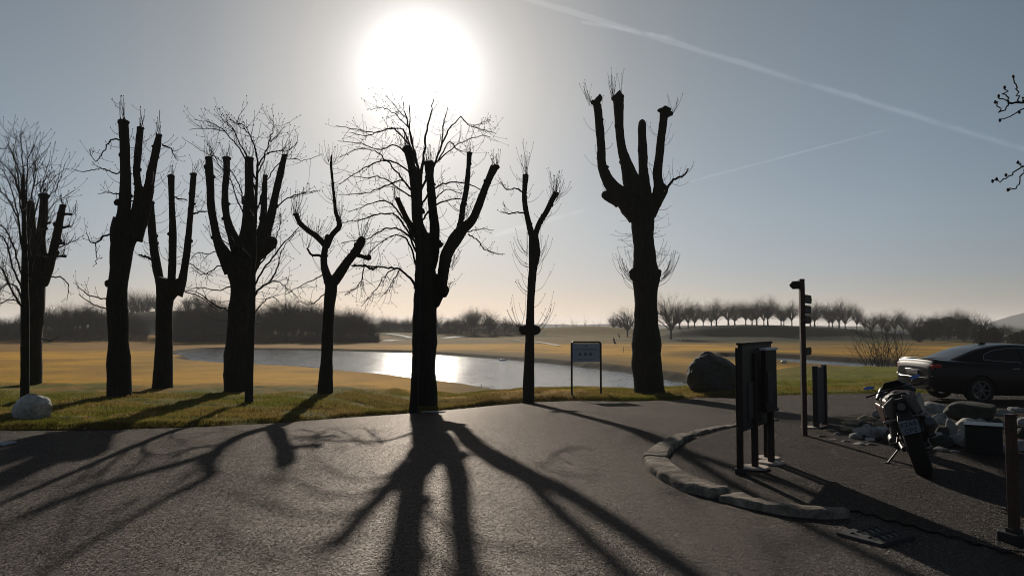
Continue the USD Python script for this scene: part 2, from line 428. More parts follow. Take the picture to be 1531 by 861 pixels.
WATER = mat('pond_water', {
    # small wind ripples: two sizes of tilted facets
    "g": ("geometry", {}), "mp": ("mapping", {"scale": (1.0, 0.35, 1.0)}),
    "w1": ("noise_texture", {"scale": 13.0, "detail": 2.0, "roughness": 0.6}), "c1": ("vector_math", {"math_type": "subtract", "vector2": (0.5, 0.5, 0.5)}), "k1": ("vector_math", {"math_type": "multiply", "vector2": (0.65, 0.75, 0.0)}),
    "w2": ("noise_texture", {"scale": 0.6, "detail": 2.0, "roughness": 0.5}), "c2": ("vector_math", {"math_type": "subtract", "vector2": (0.5, 0.5, 0.5)}), "k2": ("vector_math", {"math_type": "multiply", "vector2": (0.12, 0.12, 0.0)}),
    "s": ("vector_math", {"math_type": "add"}), "up": ("vector_math", {"math_type": "add", "vector2": (0.0, 0.0, 1.0)}), "n": ("vector_math", {"math_type": "normalize"}),
    "p": ("principled_bsdf", {"base_color": (0.012, 0.018, 0.018), "roughness": 0.10, "specular_ior_level": 0.85, "ior": 1.33}),
    }, [("g.position", "mp.vector"), ("mp.vector", "w1.vector"), ("g.position", "w2.vector"), ("w1.color", "c1.vector1"), ("c1.vector", "k1.vector1"), ("w2.color", "c2.vector1"), ("c2.vector", "k2.vector1"),
        ("k1.vector", "s.vector1"), ("k2.vector", "s.vector2"), ("s.vector", "up.vector1"), ("up.vector", "n.vector1"), ("n.vector", "p.normal")])

# ------------------------------------------------------------------ ground, road, ponds
BROWN, BROWN2, GREEN, DULL, SOIL, DARKGREEN = [np.array(c) for c in ((0.55, 0.30, 0.034), (0.30, 0.165, 0.040), (0.085, 0.085, 0.016), (0.19, 0.125, 0.036), (0.026, 0.020, 0.013), (0.020, 0.023, 0.010))]


def land_tint(x, y, z):
    px = W / 2 + x / np.maximum(y, 1.0) * F
    n = fbm(np.stack([x / 9, y / 9, x * 0], -1), 4, 11)
    n2 = fbm(np.stack([x * 0.9, y * 0.9, x * 0], -1), 4, 12)
    mixc = lambda c, to, k: c + (to - c) * np.clip(k, 0, 1)[..., None]
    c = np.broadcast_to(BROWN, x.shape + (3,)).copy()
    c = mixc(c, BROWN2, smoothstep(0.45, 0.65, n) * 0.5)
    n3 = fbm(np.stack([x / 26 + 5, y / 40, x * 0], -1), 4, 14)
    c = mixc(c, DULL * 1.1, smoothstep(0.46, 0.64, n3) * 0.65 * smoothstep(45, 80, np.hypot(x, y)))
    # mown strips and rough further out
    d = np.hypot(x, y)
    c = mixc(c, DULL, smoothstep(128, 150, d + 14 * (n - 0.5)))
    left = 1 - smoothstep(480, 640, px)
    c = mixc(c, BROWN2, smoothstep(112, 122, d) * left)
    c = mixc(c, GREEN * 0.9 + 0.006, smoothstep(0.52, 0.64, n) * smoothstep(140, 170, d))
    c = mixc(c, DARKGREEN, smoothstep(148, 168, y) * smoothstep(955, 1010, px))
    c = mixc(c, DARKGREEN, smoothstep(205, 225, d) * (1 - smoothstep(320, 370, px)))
    # strip of rough grass by the road and the lawn on the right
    yc = np.interp(x, [-30, 0, 4, 6.5, 9, 14, 40], [25.0, 24.6, 25.4, 26, 27, 35.5, 38])
    strip = 1 - smoothstep(-1.2, 1.5, y - yc + 1.2 * (n2 - 0.5))
    g = GREEN * 1.5
    c = mixc(c, g + (BROWN2 - g) * smoothstep(0.42, 0.62, n2)[..., None] * 0.8, strip)
    near = smoothstep(6.5, 9, x) * (1 - smoothstep(36, 45, y))
    c = mixc(c, GREEN * 2.0, near)
    c = mixc(c, BROWN, smoothstep(7.5, 10, x) * smoothstep(35.5, 37.5, y) * (1 - smoothstep(60, 75, y)))
    for poly, k in ((POND, 1.0), (POND2, 1.0)):
        s = signed(poly, x, y)
        far = smoothstep(60, 75, y)
        c = mixc(c, DULL * 0.8, (1 - smoothstep(3, 11, s)) * smoothstep(560, 720, px) * 0.9)
        c = mixc(c, SOIL, (1 - smoothstep(0.7, 1.6, s)) * k)
    return c


def ground_sheet():
    fine = np.radians(np.linspace(-38.5, 38.5, 620))
    out = np.radians(np.linspace(38.5, 321.5, 72)[1:-1])
    ang = np.concatenate([fine, out])
    rad = np.concatenate([[0.6], np.arange(1.2, 26, 0.17), np.arange(26, 130, 0.5), np.arange(130, 300, 2.0), 300 * (6000 / 300) ** np.linspace(0, 1, 50)])
    A, R = np.meshgrid(ang, rad)
    x, y = R * np.sin(A), R * np.cos(A)
    z = land_z(x, y)
    z = np.where(y < -19, np.minimum(z, road_z(x, y) - 0.035), z)
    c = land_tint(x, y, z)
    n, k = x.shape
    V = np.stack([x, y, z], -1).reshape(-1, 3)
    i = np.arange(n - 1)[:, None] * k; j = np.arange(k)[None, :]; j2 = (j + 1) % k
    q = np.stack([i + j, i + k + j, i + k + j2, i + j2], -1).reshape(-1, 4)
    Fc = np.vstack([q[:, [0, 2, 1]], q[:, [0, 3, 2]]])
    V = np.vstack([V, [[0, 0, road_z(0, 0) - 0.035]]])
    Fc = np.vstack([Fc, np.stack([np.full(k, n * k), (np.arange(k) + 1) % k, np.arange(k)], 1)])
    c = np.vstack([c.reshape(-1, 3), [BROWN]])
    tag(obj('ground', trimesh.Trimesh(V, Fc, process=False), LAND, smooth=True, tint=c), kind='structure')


ground_sheet()


def road_sheet():
    xs = np.concatenate([np.arange(-60, -22, 4.0), np.arange(-22, 26, 0.16), np.arange(26, 61, 4.0)])
    m = 60
    e = edge_y(xs) + 0.16 * (fbm(np.stack([xs * 1.7, xs * 0, xs * 0], -1), 4, 21) - 0.5)
    t = np.linspace(0, 1, m) ** 1.0
    Y = -18 + (e + 18)[None, :] * t[:, None]
    X = np.broadcast_to(xs, Y.shape)
    Z = road_z(X, Y) + 0.02 * (fbm(np.stack([X / 2.5, Y / 2.5, X * 0], -1), 3, 4) - 0.5)
    Z[-1] -= 0.025
    V = np.stack([X, Y, Z], -1).reshape(-1, 3)
    k = len(xs)
    i = np.arange(m - 1)[:, None] * k; j = np.arange(k - 1)[None, :]
    q = np.stack([i + j, i + j + 1, i + k + j + 1, i + k + j], -1).reshape(-1, 4)
    tag(obj('road', trimesh.Trimesh(V, np.vstack([q[:, [0, 1, 2]], q[:, [0, 2, 3]]]), process=False), ASPHALT, smooth=True), kind='structure')


road_sheet()


def pond_sheet(name, poly):
    import shapely.geometry as sg
    p = sg.Polygon(poly).buffer(0.9)
    v, f = trimesh.creation.triangulate_polygon(p, engine='earcut')
    tag(obj(name, trimesh.Trimesh(np.column_stack([v, np.full(len(v), WATER_Z)]), f, process=False), WATER, smooth=False), kind='structure')


pond_sheet('pond', POND)
pond_sheet('far_pond', POND2)


# ------------------------------------------------------------------ trees by the road
def bark(name, tone, tint):
    return mat(name, {
        "g": ("geometry", {}), "mp": ("mapping", {"scale": (9.0, 9.0, 1.3)}),
        "n": ("noise_texture", {"scale": 1.6, "detail": 7.0, "roughness": 0.65, "distortion": 0.6}),
        "n2": ("noise_texture", {"scale": 1.1, "detail": 4.0}),
        "r": ("rgb_ramp", {"ramp": [(0.28, (tone * 0.35,) * 3), (0.5, (tone, tone * 0.93, tone * 0.84)), (0.72, (tone * 1.9, tone * 1.8, tone * 1.6))]}),
        "r2": ("rgb_ramp", {"ramp": [(0.42, (1, 1, 1)), (0.66, tint)]}),
        "m": ("mix", {"mix_type": "multiply", "fac": 1.0}), "b": ("bump", {"strength": 1.0, "distance": 0.035}),
        "p": ("principled_bsdf", {"roughness": 0.9, "specular_ior_level": 0.1}),
    }, [("g.position", "mp.vector"), ("mp.vector", "n.vector"), ("g.position", "n2.vector"), ("n.fac", "r.fac"), ("n2.fac", "r2.fac"), ("r.color", "m.color1"), ("r2.color", "m.color2"), ("m.color", "p.base_color"),
        ("n.fac", "b.height"), ("b.normal", "p.normal")])


BARK = bark('bark', 0.019, (0.75, 0.95, 0.6))
BARK_YOUNG = bark('young_bark', 0.024, (0.9, 1.0, 0.75))
TWIG = plain('twig', (0.030, 0.024, 0.019), rough=0.8, spec=0.15)


def unit(v):
    return v / max(np.linalg.norm(v), 1e-9)


class Tree:
    def __init__(self, name, label, x_px, base_px, d, seed, mat_=None, group=None):
        self.rng = np.random.default_rng(seed)
        self.d, self.seed, self.mat = d, seed, mat_ or BARK
        b = at(x_px, base_px, d)
        self.base = np.array([b[0], b[1], land(b[0], b[1])])
        self.x = thing(name, label, 'tree', self.base, 0, group)
        self.fine = []
        self.curves = []
        self.n = 0

    def solid(self, part, pts, off=(0, 0), sides=16, rough=0.19, n=8, knob=None, freq=3.2):
        """A limb through pixels (x, y, width) at the tree's distance, leaning by off metres towards or away from the camera."""
        C = catmull(pts, n)
        t = np.linspace(0, 1, len(C))
        y = self.d + off[0] + (off[1] - off[0]) * t
        P = np.array([at(c[0], c[1], yy) for c, yy in zip(C, y)])
        R = C[:, 2] / 2 / F * y
        self.n += 1
        R = R * (1 + 0.22 * (fbm(P * 2.3 + self.n * 5.1, 3, self.seed) - 0.5))
        m = [tube(P, R, sides, True, rough, freq, self.seed + self.n)]
        if knob:                                                     # swollen, healed cuts: (place along the limb, size, out)
            for k, size, out in knob:
                i = int(k * (len(P) - 1))
                s = trimesh.creation.icosphere(3, radius=R[i] * size)
                s.apply_translation(P[i] + np.array([out * R[i], -0.15 * R[i], 0]))
                s.vertices += (s.vertices - s.vertices.mean(0)) * (0.8 * (fbm(s.vertices * 7, 3, self.seed)[:, None] - 0.5))
                m.append(s)
        if part == 'limb':
            for _ in range(4):                                       # small burls
                i = int(self.rng.uniform(0.25, 0.95) * (len(P) - 1)); a = self.rng.uniform(0, 2 * PI)
                s = trimesh.creation.icosphere(2, radius=R[i] * self.rng.uniform(0.35, 0.7))
                s.vertices *= (1 + 1.0 * (fbm(s.vertices * 14 + i, 3, self.seed) - 0.5))[:, None]
                s.apply_translation(P[i] + np.array([math.cos(a) * 0.85, math.sin(a) * 0.85, 0]) * R[i]); m.append(s)
                                                                     # the healed cut at the top
            s = trimesh.creation.icosphere(3, radius=R[-1] * 1.06)
            s.vertices *= [1, 1, 0.6]
            s.vertices *= (1 + 1.1 * (fbm(s.vertices * 9 + self.n, 3, self.seed) - 0.45))[:, None]
            s.apply_translation(P[-1] - np.array([0, 0, R[-1] * 0.25]))
            m.append(s)
        obj(part, m, self.mat, self.x, smooth=True, loc=self.base)
        self.curves.append((P, R))
        return P, R

    def shoot(self, p, dirn, length, r0, curl=0.5, bud=True, wob=0.10, sides=3, n=6, side=0):
        """One thin shoot that bends upward."""
        rng, P, v = self.rng, [np.array(p)], unit(dirn)
        st = length / n
        kink = unit(rng.normal(size=3)) * wob
        for i in range(n):
            v = unit(v + np.array([0, 0, curl / n * 1.6]) + rng.normal(size=3) * wob / 1.5 + kink / n)
            P.append(P[-1] + v * st)
        P = np.array(P)
        R = r0 * np.linspace(1, 0.5, len(P))
        self.fine.append(tube(P, R, sides, False))
        if bud:
            s = trimesh.creation.icosphere(0, radius=max(r0 * 1.5, 0.011))
            s.apply_scale((1, 1, 1.6)); s.apply_translation(P[-1]); self.fine.append(s)
        for _ in range(side):
            k = rng.integers(1, len(P) - 1)
            self.shoot(P[k], unit(P[k + 1] - P[k] + rng.normal(size=3) * 0.7), length * rng.uniform(0.25, 0.5), r0 * 0.65, curl, bud, wob, 3, 4)
        return P

    def tuft(self, p, n, length, r0=0.008, up=0.9, spread=1.0, toward=None, side=0.25, curl=0.9):
        """A brush of shoots sprouting from a cut or a knob."""
        rng = self.rng
        for _ in range(n):
            v = rng.normal(size=3) * spread; v[2] = abs(v[2]) * 0.4 + up
            if toward is not None:
                v = v * 0.55 + np.array([toward, 0, 0.25])
            q = np.array(p) + rng.normal(size=3) * 0.05
            self.shoot(q, v, length * rng.uniform(0.45, 1.15), r0 * rng.uniform(0.8, 1.2), curl, side=int(rng.random() < side))

    def bristle(self, k, n, length, lo=0.1, hi=0.95, r0=0.007, up=0.25, curl=0.9, side=0.4):
        """Shoots along limb number k, leaving its side."""
        P, R = self.curves[k]
        rng = self.rng
        for _ in range(n):
            i = int(rng.uniform(lo, hi) * (len(P) - 1))
            a = rng.uniform(0, 2 * PI)
            o = np.array([math.cos(a) * 1.3, math.sin(a) * 0.7, 0])
            self.shoot(P[i] + o * R[i] * 0.8, o + np.array([0, 0, up * rng.uniform(-0.6, 1.6)]), length * rng.uniform(0.35, 1.2), r0 * rng.uniform(0.8, 1.3), curl, side=int(rng.random() < side))

    def branch(self, pts, off=None, twigs=10, length=0.7, curl=0.35, own=True, seg=5, side=1, r0=0.0052, wide=0.72):
        """A thin bough through pixels (x, y, width) with twigs along its outer part."""
        rng = self.rng
        off = rng.uniform(-1.2, 1.2) if off is None else off
        C = catmull(pts, seg)
        t = np.linspace(0, 1, len(C))
        y = self.d + off * t
        P = np.array([at(c[0], c[1], yy) for c, yy in zip(C, y)])
        P[1:-1] += rng.normal(size=(len(P) - 2, 3)) * 0.012
        R = C[:, 2] / 2 / F * y * wide
        m = tube(P, R, 6, True)
        if own:
            obj('branch', m, self.mat, self.x, smooth=True, loc=self.base)
        else:
            self.fine.append(m)
        for _ in range(twigs):
            i = int(rng.uniform(0.18, 1.0) * (len(P) - 1))
            fw = unit(P[min(i + 1, len(P) - 1)] - P[max(i - 1, 0)])
            v = fw * rng.uniform(0.5, 1.2) + rng.normal(size=3) * 0.65
            self.shoot(P[i], v, length * rng.uniform(0.4, 1.2), max(min(R[i] * 0.6, r0 * 1.4), 0.005), curl, side=side, wob=0.16)
        return P, R

    def grow(self, p, v, length, r, level, curl=0.25, k=4):
        """A branching bough, drawn at random."""
        rng = self.rng
        P = self.shoot(p, v, length, r, curl, bud=level == 0, wob=0.14, sides=4 if level > 1 else 3, n=7)
        if level:
            for _ in range(k):
                i = rng.integers(2, len(P))
                fw = unit(P[i] - P[i - 1])
                self.grow(P[i], fw + rng.normal(size=3) * 0.55, length * rng.uniform(0.45, 0.75), r * 0.6, level - 1, curl, k)
        return P

    def done(self):
        if self.fine:
            tag(obj('shoots', self.fine, TWIG, self.x, smooth=False, loc=self.base), kind='stuff')


def px_end(t, k):
    return t.curves[k][0][-1]


# big pollard right of the sign
t = Tree('pollard_tree', 'tallest, thickest pollard with four stout upright stubs, between the framed sign and the dark boulder', 972, 592, 25.2, 8)
t.solid('trunk', [(974, 612, 62), (973, 596, 54), (971, 580, 46), (967, 548, 43), (967, 515, 43), (966, 470, 35), (965, 432, 35), (966, 416, 42), (964, 398, 36), (963, 370, 31), (961, 345, 33), (961, 318, 37), (961, 296, 46)], (0, 0), 22, 0.11, 5,
        [(0.62, 0.42, -0.8), (0.62, 0.4, 0.75)])
t.solid('limb', [(955, 322, 36), (937, 300, 33), (916, 281, 23), (906, 263, 17), (899.5, 245, 13.5), (899, 220, 12.5), (896, 190, 12.5), (894, 165, 11.5), (891, 152, 12)], (0, -0.9))
t.solid('limb', [(958, 312, 36), (944, 272, 27), (937, 248, 19), (931, 228, 15), (927, 205, 13.3), (925.5, 180, 13.5), (924.5, 158, 16), (924, 145, 17)], (0, 0.5))
t.solid('limb', [(963, 310, 26), (964, 288, 20), (962, 260, 15), (961, 230, 13.5), (960, 200, 13), (960, 186, 12.5), (960, 181, 6)], (0.1, 1.0))
t.solid('limb', [(968, 318, 28), (982, 296, 21), (985, 280, 17), (983, 262, 14), (985, 240, 13), (988, 210, 12.5), (992, 180, 12.5), (994, 163, 16)], (0, -0.4))
t.solid('stub', [(925, 300, 22), (908, 293, 15), (903, 291, 10)], (0, -0.2))
t.solid('stub', [(889, 156, 10), (896, 147, 9), (897, 141, 2)], (-0.9, -0.9), 8)
t.solid('stub', [(922, 148, 13), (925, 142, 10), (927, 135, 2)], (0.5, 0.5), 8)
t.solid('stub', [(996, 172, 10), (1002, 170, 9), (1006, 171, 6)], (-0.4, -0.4), 8)
t.branch([(985, 308, 9), (997, 283, 6), (1005, 271, 5), (1015, 265, 4.5), (1022, 263, 4), (1029, 252, 2)], -0.5, 8, 0.7, 0.9)
t.tuft(px_end(t, 1) + [-0.15, 0, -0.05], 9, 0.75, toward=-0.5); t.tuft(px_end(t, 2) + [-0.18, 0, 0], 13, 0.95, up=1.3, spread=0.5); t.tuft(px_end(t, 2) + [0.15, 0, 0], 3, 0.8, up=1.3, spread=0.4)
t.tuft(px_end(t, 4) + [0.25, 0, -0.1], 6, 0.8, toward=0.6)
for k, n in ((1, 9), (4, 14)):
    t.bristle(k, n, 0.75)
t.bristle(0, 34, 0.95, 0.50, 0.72, up=-0.1, curl=1.4); t.bristle(0, 26, 0.7, 0.74, 0.95, up=-0.8, curl=0.5)
t.tuft(t.curves[0][0][36] + [-0.55, -0.1, 0], 9, 0.85, up=0.1, toward=-1.0, curl=1.4); t.tuft(t.curves[0][0][36] + [0.55, -0.1, 0], 11, 0.95, up=0.1, toward=1.1, curl=1.2)
t.done()

# slender pollard left of the sign
t = Tree('pollard_tree', 'slender two-pronged pollard with a knobbly ring halfway up, just left of the framed sign', 790, 591, 23.4, 7)
t.solid('trunk', [(790, 606, 19), (790, 591, 17), (791, 550, 16), (792, 505, 13.5), (793, 460, 12), (794.5, 430, 12), (797, 400, 13.5), (799, 382, 17), (798.5, 362, 15), (797.5, 348, 13)], (0, 0), 14, 0.10, 5)
t.solid('limb', [(797, 356, 11), (791, 335, 8.7), (785.5, 310, 7.7), (784, 290, 7.2), (786, 262, 8.4)], (0, 0.5), 10)
t.solid('limb', [(799, 356, 10), (806, 335, 8.7), (818, 315, 8), (825, 300, 8.7), (831, 289, 9.2)], (0, -0.5), 10)
for s in (-1, 1):
    t.solid('knob', [(792, 494, 14), (792 + 9 * s, 493, 15), (792 + 14 * s, 491, 9)], (0, -0.1), 10, 0.3, 6, None, 9)
    t.tuft(at(792 + 13 * s, 490, 23.30), 6, 1.2, up=0.9, toward=0.9 * s, curl=0.8)
t.tuft(px_end(t, 1), 14, 0.95, up=1.6, spread=0.45); t.tuft(px_end(t, 2), 16, 0.8, up=1.2, spread=0.6); t.tuft(at(830, 300, 23.00), 9, 0.7, toward=0.4)
t.tuft(at(788, 380, 23.30), 7, 0.9, up=0.9, toward=-0.7); t.tuft(at(807, 383, 23.30), 7, 0.8, up=0.9, toward=0.7)
t.branch([(788, 320, 3.5), (775, 317, 3), (760, 320, 2.5), (748, 316, 1.5)], -0.4, 6, 0.5, 0.9); t.branch([(786, 290, 4), (772, 283, 3), (757, 284, 2.5), (750, 273, 1.6)], 0.4, 6, 0.6, 0.9)
t.bristle(0, 18, 0.9, 0.45, 0.7, curl=1.2); t.bristle(1, 8, 0.6); t.bristle(2, 14, 0.6)
t.done()

# forked pollard in the middle
t = Tree('pollard_tree', 'stout pollard in the middle, its trunk standing straight below the sun', 636, 611, 22.2, 6)
t.solid('trunk', [(634, 628, 46), (634, 610, 42), (634, 580, 38), (634, 530, 36), (635, 480, 36), (636, 452, 36), (638, 428, 36), (638, 410, 38)], (0, 0), 22, 0.10, 6, [(0.72, 0.5, 0.75)])
t.solid('limb', [(636, 432, 34), (637, 402, 29), (635, 376, 29), (630, 355, 23), (624.5, 330, 17.5), (623, 300, 15.5), (620, 270, 14.5), (616, 250, 12.5), (611, 230, 13), (609, 222, 14)], (0, 0.6))
t.solid('limb', [(640, 398, 26), (645, 380, 24), (649, 360, 17.5), (649.5, 338, 15), (647, 315, 13.5), (645, 290, 12.5), (642.5, 262, 13), (641.5, 243, 13.8)], (0, -0.7))
t.solid('limb', [(646, 448, 26), (659, 425, 19), (664, 400, 17.5), (668, 380, 18), (678, 362, 19), (690, 345, 17.5), (705, 330, 14), (714, 312, 13), (724, 285, 11), (733, 263, 11), (740, 249, 12)], (0, -0.6))
t.solid('limb', [(680, 358, 12), (688, 335, 9), (692, 310, 8.5), (697, 285, 8), (700, 255, 7.2), (702, 229, 8)], (-0.2, 0.6), 10)
t.solid('limb', [(622, 352, 14), (611, 332, 8.5), (603, 317, 8), (594, 297, 7.2)], (0.1, -0.6), 10)
t.solid('stub', [(655, 432, 18), (664, 434, 15), (664, 442, 8)], (0, -0.3), 10, 0.3)
t.tuft(px_end(t, 1), 22, 0.5, up=1.0, spread=0.9); t.tuft(px_end(t, 2), 16, 0.42, up=1.3, spread=0.5); t.tuft(px_end(t, 3), 14, 0.45, up=1.1, spread=0.6); t.tuft(px_end(t, 4), 8, 0.5, up=1.3, spread=0.4); t.tuft(px_end(t, 5), 8, 0.5, up=1.2, spread=0.5)
t.tuft(at(697, 328, 21.20), 10, 0.35); t.tuft(at(714, 327, 21.10), 9, 0.35, toward=0.3)
t.bristle(4, 16, 0.6); t.bristle(1, 10, 0.5); t.bristle(2, 14, 0.5); t.bristle(3, 14, 0.8, 0.05, 0.5)
t.tuft(at(671, 400, 21.10), 10, 0.6, toward=0.8); t.tuft(at(667, 435, 21.10), 8, 0.45, toward=0.8)
t.branch([(700, 350, 3), (715, 360, 2.5), (727, 375, 2), (755, 380, 1.3)], -0.6, 6, 0.5, 0.0)
t.branch([(700, 347, 2.5), (718, 342, 2), (738, 344, 1.4)], -0.4, 4, 0.4, 0.0)
t.done()

# young unpruned tree in front of it
t = Tree('young_tree', 'thin unpruned tree with a wide spray of fine boughs, close against the middle pollard', 622, 624, 20.5, 61, BARK_YOUNG)
t.solid('trunk', [(617, 640, 17), (618, 624, 15), (620, 580, 12.5), (622, 520, 11.5), (624, 460, 10.5), (625, 420, 9.5), (626, 380, 8.6), (627, 330, 7.4), (628, 290, 6.4), (629, 262, 5.6), (633, 240, 4)], (0, 0), 12, 0.05, 5)
UP = [[(629, 270, 4.6), (622, 236, 3.4), (614, 205, 2.8), (612, 157, 1.6)], [(628, 275, 4.6), (619, 226, 3.4), (610, 185, 2.4), (603, 152, 1.3)], [(633, 240, 4.2), (638, 195, 3.4), (645, 168, 2.6), (649, 145, 1.4)],
      [(629, 285, 4.4), (650, 246, 3.6), (661, 213, 3.2), (673, 192, 2.6), (689, 174, 1.8)], [(661, 213, 2.6), (663, 185, 2.2), (669, 160, 1.2)], [(689, 174, 2.2), (700, 186, 1.8), (712, 191, 1.6), (742, 200, 1)], [(705, 190, 1.6), (718, 185, 1.4), (733, 179, 1)],
      [(652, 243, 3), (675, 223, 2.2), (697, 210, 1.8), (720, 203, 1.4), (733, 205, 1)], [(655, 240, 2.6), (672, 213, 2), (685, 224, 1.5), (700, 228, 1)], [(629, 310, 4), (640, 292, 3.4), (655, 278, 3), (675, 273, 2.6), (705, 277, 2), (730, 290, 1.2)],
      [(630, 330, 3.6), (645, 312, 3.2), (662, 302, 3), (690, 298, 2), (700, 310, 1.2)], [(649, 300, 2.5), (668, 283, 2), (690, 290, 1.2)]]
LEFT = [[(622, 245, 3), (605, 198, 2.6), (590, 192, 2.4), (560, 198, 2), (530, 193, 1.7), (502, 188, 1)], [(618, 230, 3), (605, 208, 2.6), (588, 193, 2.2), (570, 196, 1.8), (548, 203, 1.5), (524, 199, 1)], [(622, 262, 3.4), (606, 230, 3), (590, 217, 2.6), (568, 224, 2.2), (540, 215, 1.7), (505, 211, 1)],
        [(625, 280, 3.6), (606, 252, 3), (584, 241, 2.6), (562, 243, 2.2), (535, 257, 1.7), (506, 276, 1)], [(626, 300, 3.6), (600, 265, 3), (578, 241, 2.4), (560, 226, 2), (538, 222, 1.6), (508, 235, 1)], [(626, 320, 3.6), (606, 272, 3), (575, 278, 2.4), (548, 289, 1.8), (505, 291, 1)],
        [(626, 372, 4), (604, 336, 3.4), (590, 321, 3), (565, 321, 2.4), (535, 330, 1.8), (503, 335, 1)], [(626, 385, 4), (610, 352, 3.4), (592, 342, 3), (572, 344, 2.4), (548, 357, 1.8), (510, 363, 1)], [(625, 360, 4), (611, 340, 3.4), (592, 312, 3), (575, 300, 2.4), (552, 305, 1.8), (520, 318, 1)],
        [(624, 430, 5), (606, 409, 4), (590, 401, 3.6), (565, 399, 3), (545, 398, 2.6), (525, 397, 1.6)], [(624, 400, 3.6), (612, 365, 3), (600, 352, 2.6), (580, 356, 2), (555, 375, 1.5), (543, 390, 1)], [(610, 190, 2.2), (590, 170, 1.8), (572, 161, 1.4), (553, 164, 1)], [(609, 180, 2), (596, 165, 1.6), (577, 142, 1)],
        [(626, 300, 3.2), (600, 285, 2.6), (570, 265, 2.2), (545, 266, 1.6), (520, 262, 1)], [(592, 401, 2.6), (575, 412, 2), (563, 432, 1.5), (540, 458, 1)], [(598, 403, 2.4), (588, 420, 1.8), (575, 440, 1)], [(545, 398, 2), (537, 425, 1.5), (515, 442, 1)]]
for b in UP:
    t.branch(b, None, 8, 0.6, 0.3, wide=0.85)
for b in LEFT:
    t.branch(b, None, 13, 0.65, 0.05, wide=0.85)
t.done()

# small crooked pollard
t = Tree('pollard_tree', 'small crooked pollard with three short arms in front of the left part of the pond', 487, 589, 22.0, 5)
t.solid('trunk', [(485, 604, 26), (486, 589, 23.5), (488, 545, 18.5), (490, 500, 17), (492, 460, 16), (495, 432, 18), (495, 416, 20)], (0, 0), 16, 0.10, 5)
t.solid('limb', [(492, 422, 16), (484.5, 397, 10.5), (485, 378, 8.7), (488, 362, 9), (490, 352, 7)], (0, 0.2), 12)
t.solid('limb', [(489, 370, 9), (475, 355, 8), (461, 345, 7.6), (449, 334, 7.6), (442, 320, 6.5)], (0.2, -0.6), 10)
t.solid('limb', [(488, 370, 9), (496, 352, 8.4), (507, 339, 8), (506, 328, 7.4), (502, 318, 5.6), (500, 300, 4.6), (497, 270, 4), (495, 247, 3.4), (496, 232, 2.4)], (0.2, 0.7), 10)
t.solid('limb', [(497, 422, 17), (507, 410, 14), (519, 392, 13.5), (532, 376, 13.5), (540, 362, 13), (541, 357, 11)], (0, -0.4), 12)
t.solid('stub', [(530, 380, 8), (543, 384, 6.5), (551, 386, 8), (552, 382, 5)], (-0.3, -0.5), 8, 0.3)
t.solid('stub', [(487, 391, 7), (478, 382, 4), (466, 381, 3.4), (459, 371, 3)], (0, -0.4), 8)
for q, n, l in ((px_end(t, 2), 14, 0.8), (at(448, 335, 23.40), 10, 0.6), (px_end(t, 4), 14, 0.7), (at(507, 332, 24.50), 14, 0.8), (at(473, 352, 23.60), 10, 0.6), (at(551, 384, 23.40), 9, 0.55), (at(494, 245, 24.60), 10, 0.9), (at(501, 300, 24.50), 9, 0.6), (at(459, 370, 23.50), 8, 0.55)):
    t.tuft(q, n, l, up=1.0, spread=0.7)
for k in (1, 2, 3, 4):
    t.bristle(k, 10, 0.7)
t.branch([(527, 398, 4.5), (545, 397, 4), (555, 402, 5), (565, 400, 2)], -0.4, 8, 0.6, 0.8); t.branch([(487, 408, 3), (470, 418, 2.4), (448, 428, 1.8), (425, 440, 1)], -0.8, 6, 0.6, 0.1); t.branch([(485, 440, 2.6), (465, 455, 2), (445, 450, 1)], -0.6, 5, 0.5, 0.3)
t.done()

# many-fingered pollard with a burl
t = Tree('pollard_tree', 'broad pollard with five upright stubs and a cut burl on its right side', 355, 587, 22.8, 4)
t.solid('trunk', [(353, 604, 42), (353, 588, 37), (354, 545, 36), (356, 500, 32), (359, 460, 31), (361, 430, 32), (361, 405, 42), (365, 385, 48)], (0, 0), 20, 0.11, 6)
t.solid('limb', [(349, 405, 28), (334, 378, 18.5), (325, 358, 13.5), (320, 335, 11.5), (316, 310, 11), (314.5, 280, 11.5), (313, 255, 11.5), (312.5, 236, 10.5)], (0, -0.7))
t.solid('limb', [(358, 376, 24), (347, 350, 15), (340, 330, 11.5), (336.5, 305, 10.5), (337, 280, 10), (339, 258, 9.7), (338.5, 236, 10.5)], (0, 0.8))
t.solid('limb', [(366, 388, 32), (369, 350, 20), (371, 320, 17), (372.5, 300, 16), (372.5, 270, 13), (372.5, 236, 12.5)], (0, 0.1))
t.solid('limb', [(386, 368, 24), (393, 340, 14), (394.5, 315, 10), (395, 290, 9), (396.5, 263, 6.8)], (0, 0.7), 12)
t.solid('limb', [(388, 370, 28), (400, 340, 14.5), (407, 315, 11.5), (411, 295, 11), (418, 265, 10), (425.5, 232, 7.8)], (0, -0.5))
t.solid('burl', [(378, 382, 28), (394, 371, 23), (405, 363, 20), (409, 361, 13)], (-0.1, -0.6), 14, 0.16)
for k, n in ((1, 12), (2, 10), (3, 10), (4, 7), (5, 10)):
    t.tuft(px_end(t, k), n, 0.5, up=1.0, spread=0.7); t.bristle(k, 18, 0.75)
t.bristle(0, 20, 1.1, 0.45, 0.9, up=-0.3, curl=0.2)
t.branch([(344, 465, 3.4), (320, 455, 2.8), (297, 438, 2), (276, 433, 1.2)], -0.8, 7, 0.6, 0.0); t.branch([(345, 428, 3), (325, 434, 2.4), (300, 430, 1.8), (282, 432, 1)], -0.5, 7, 0.6, -0.2)
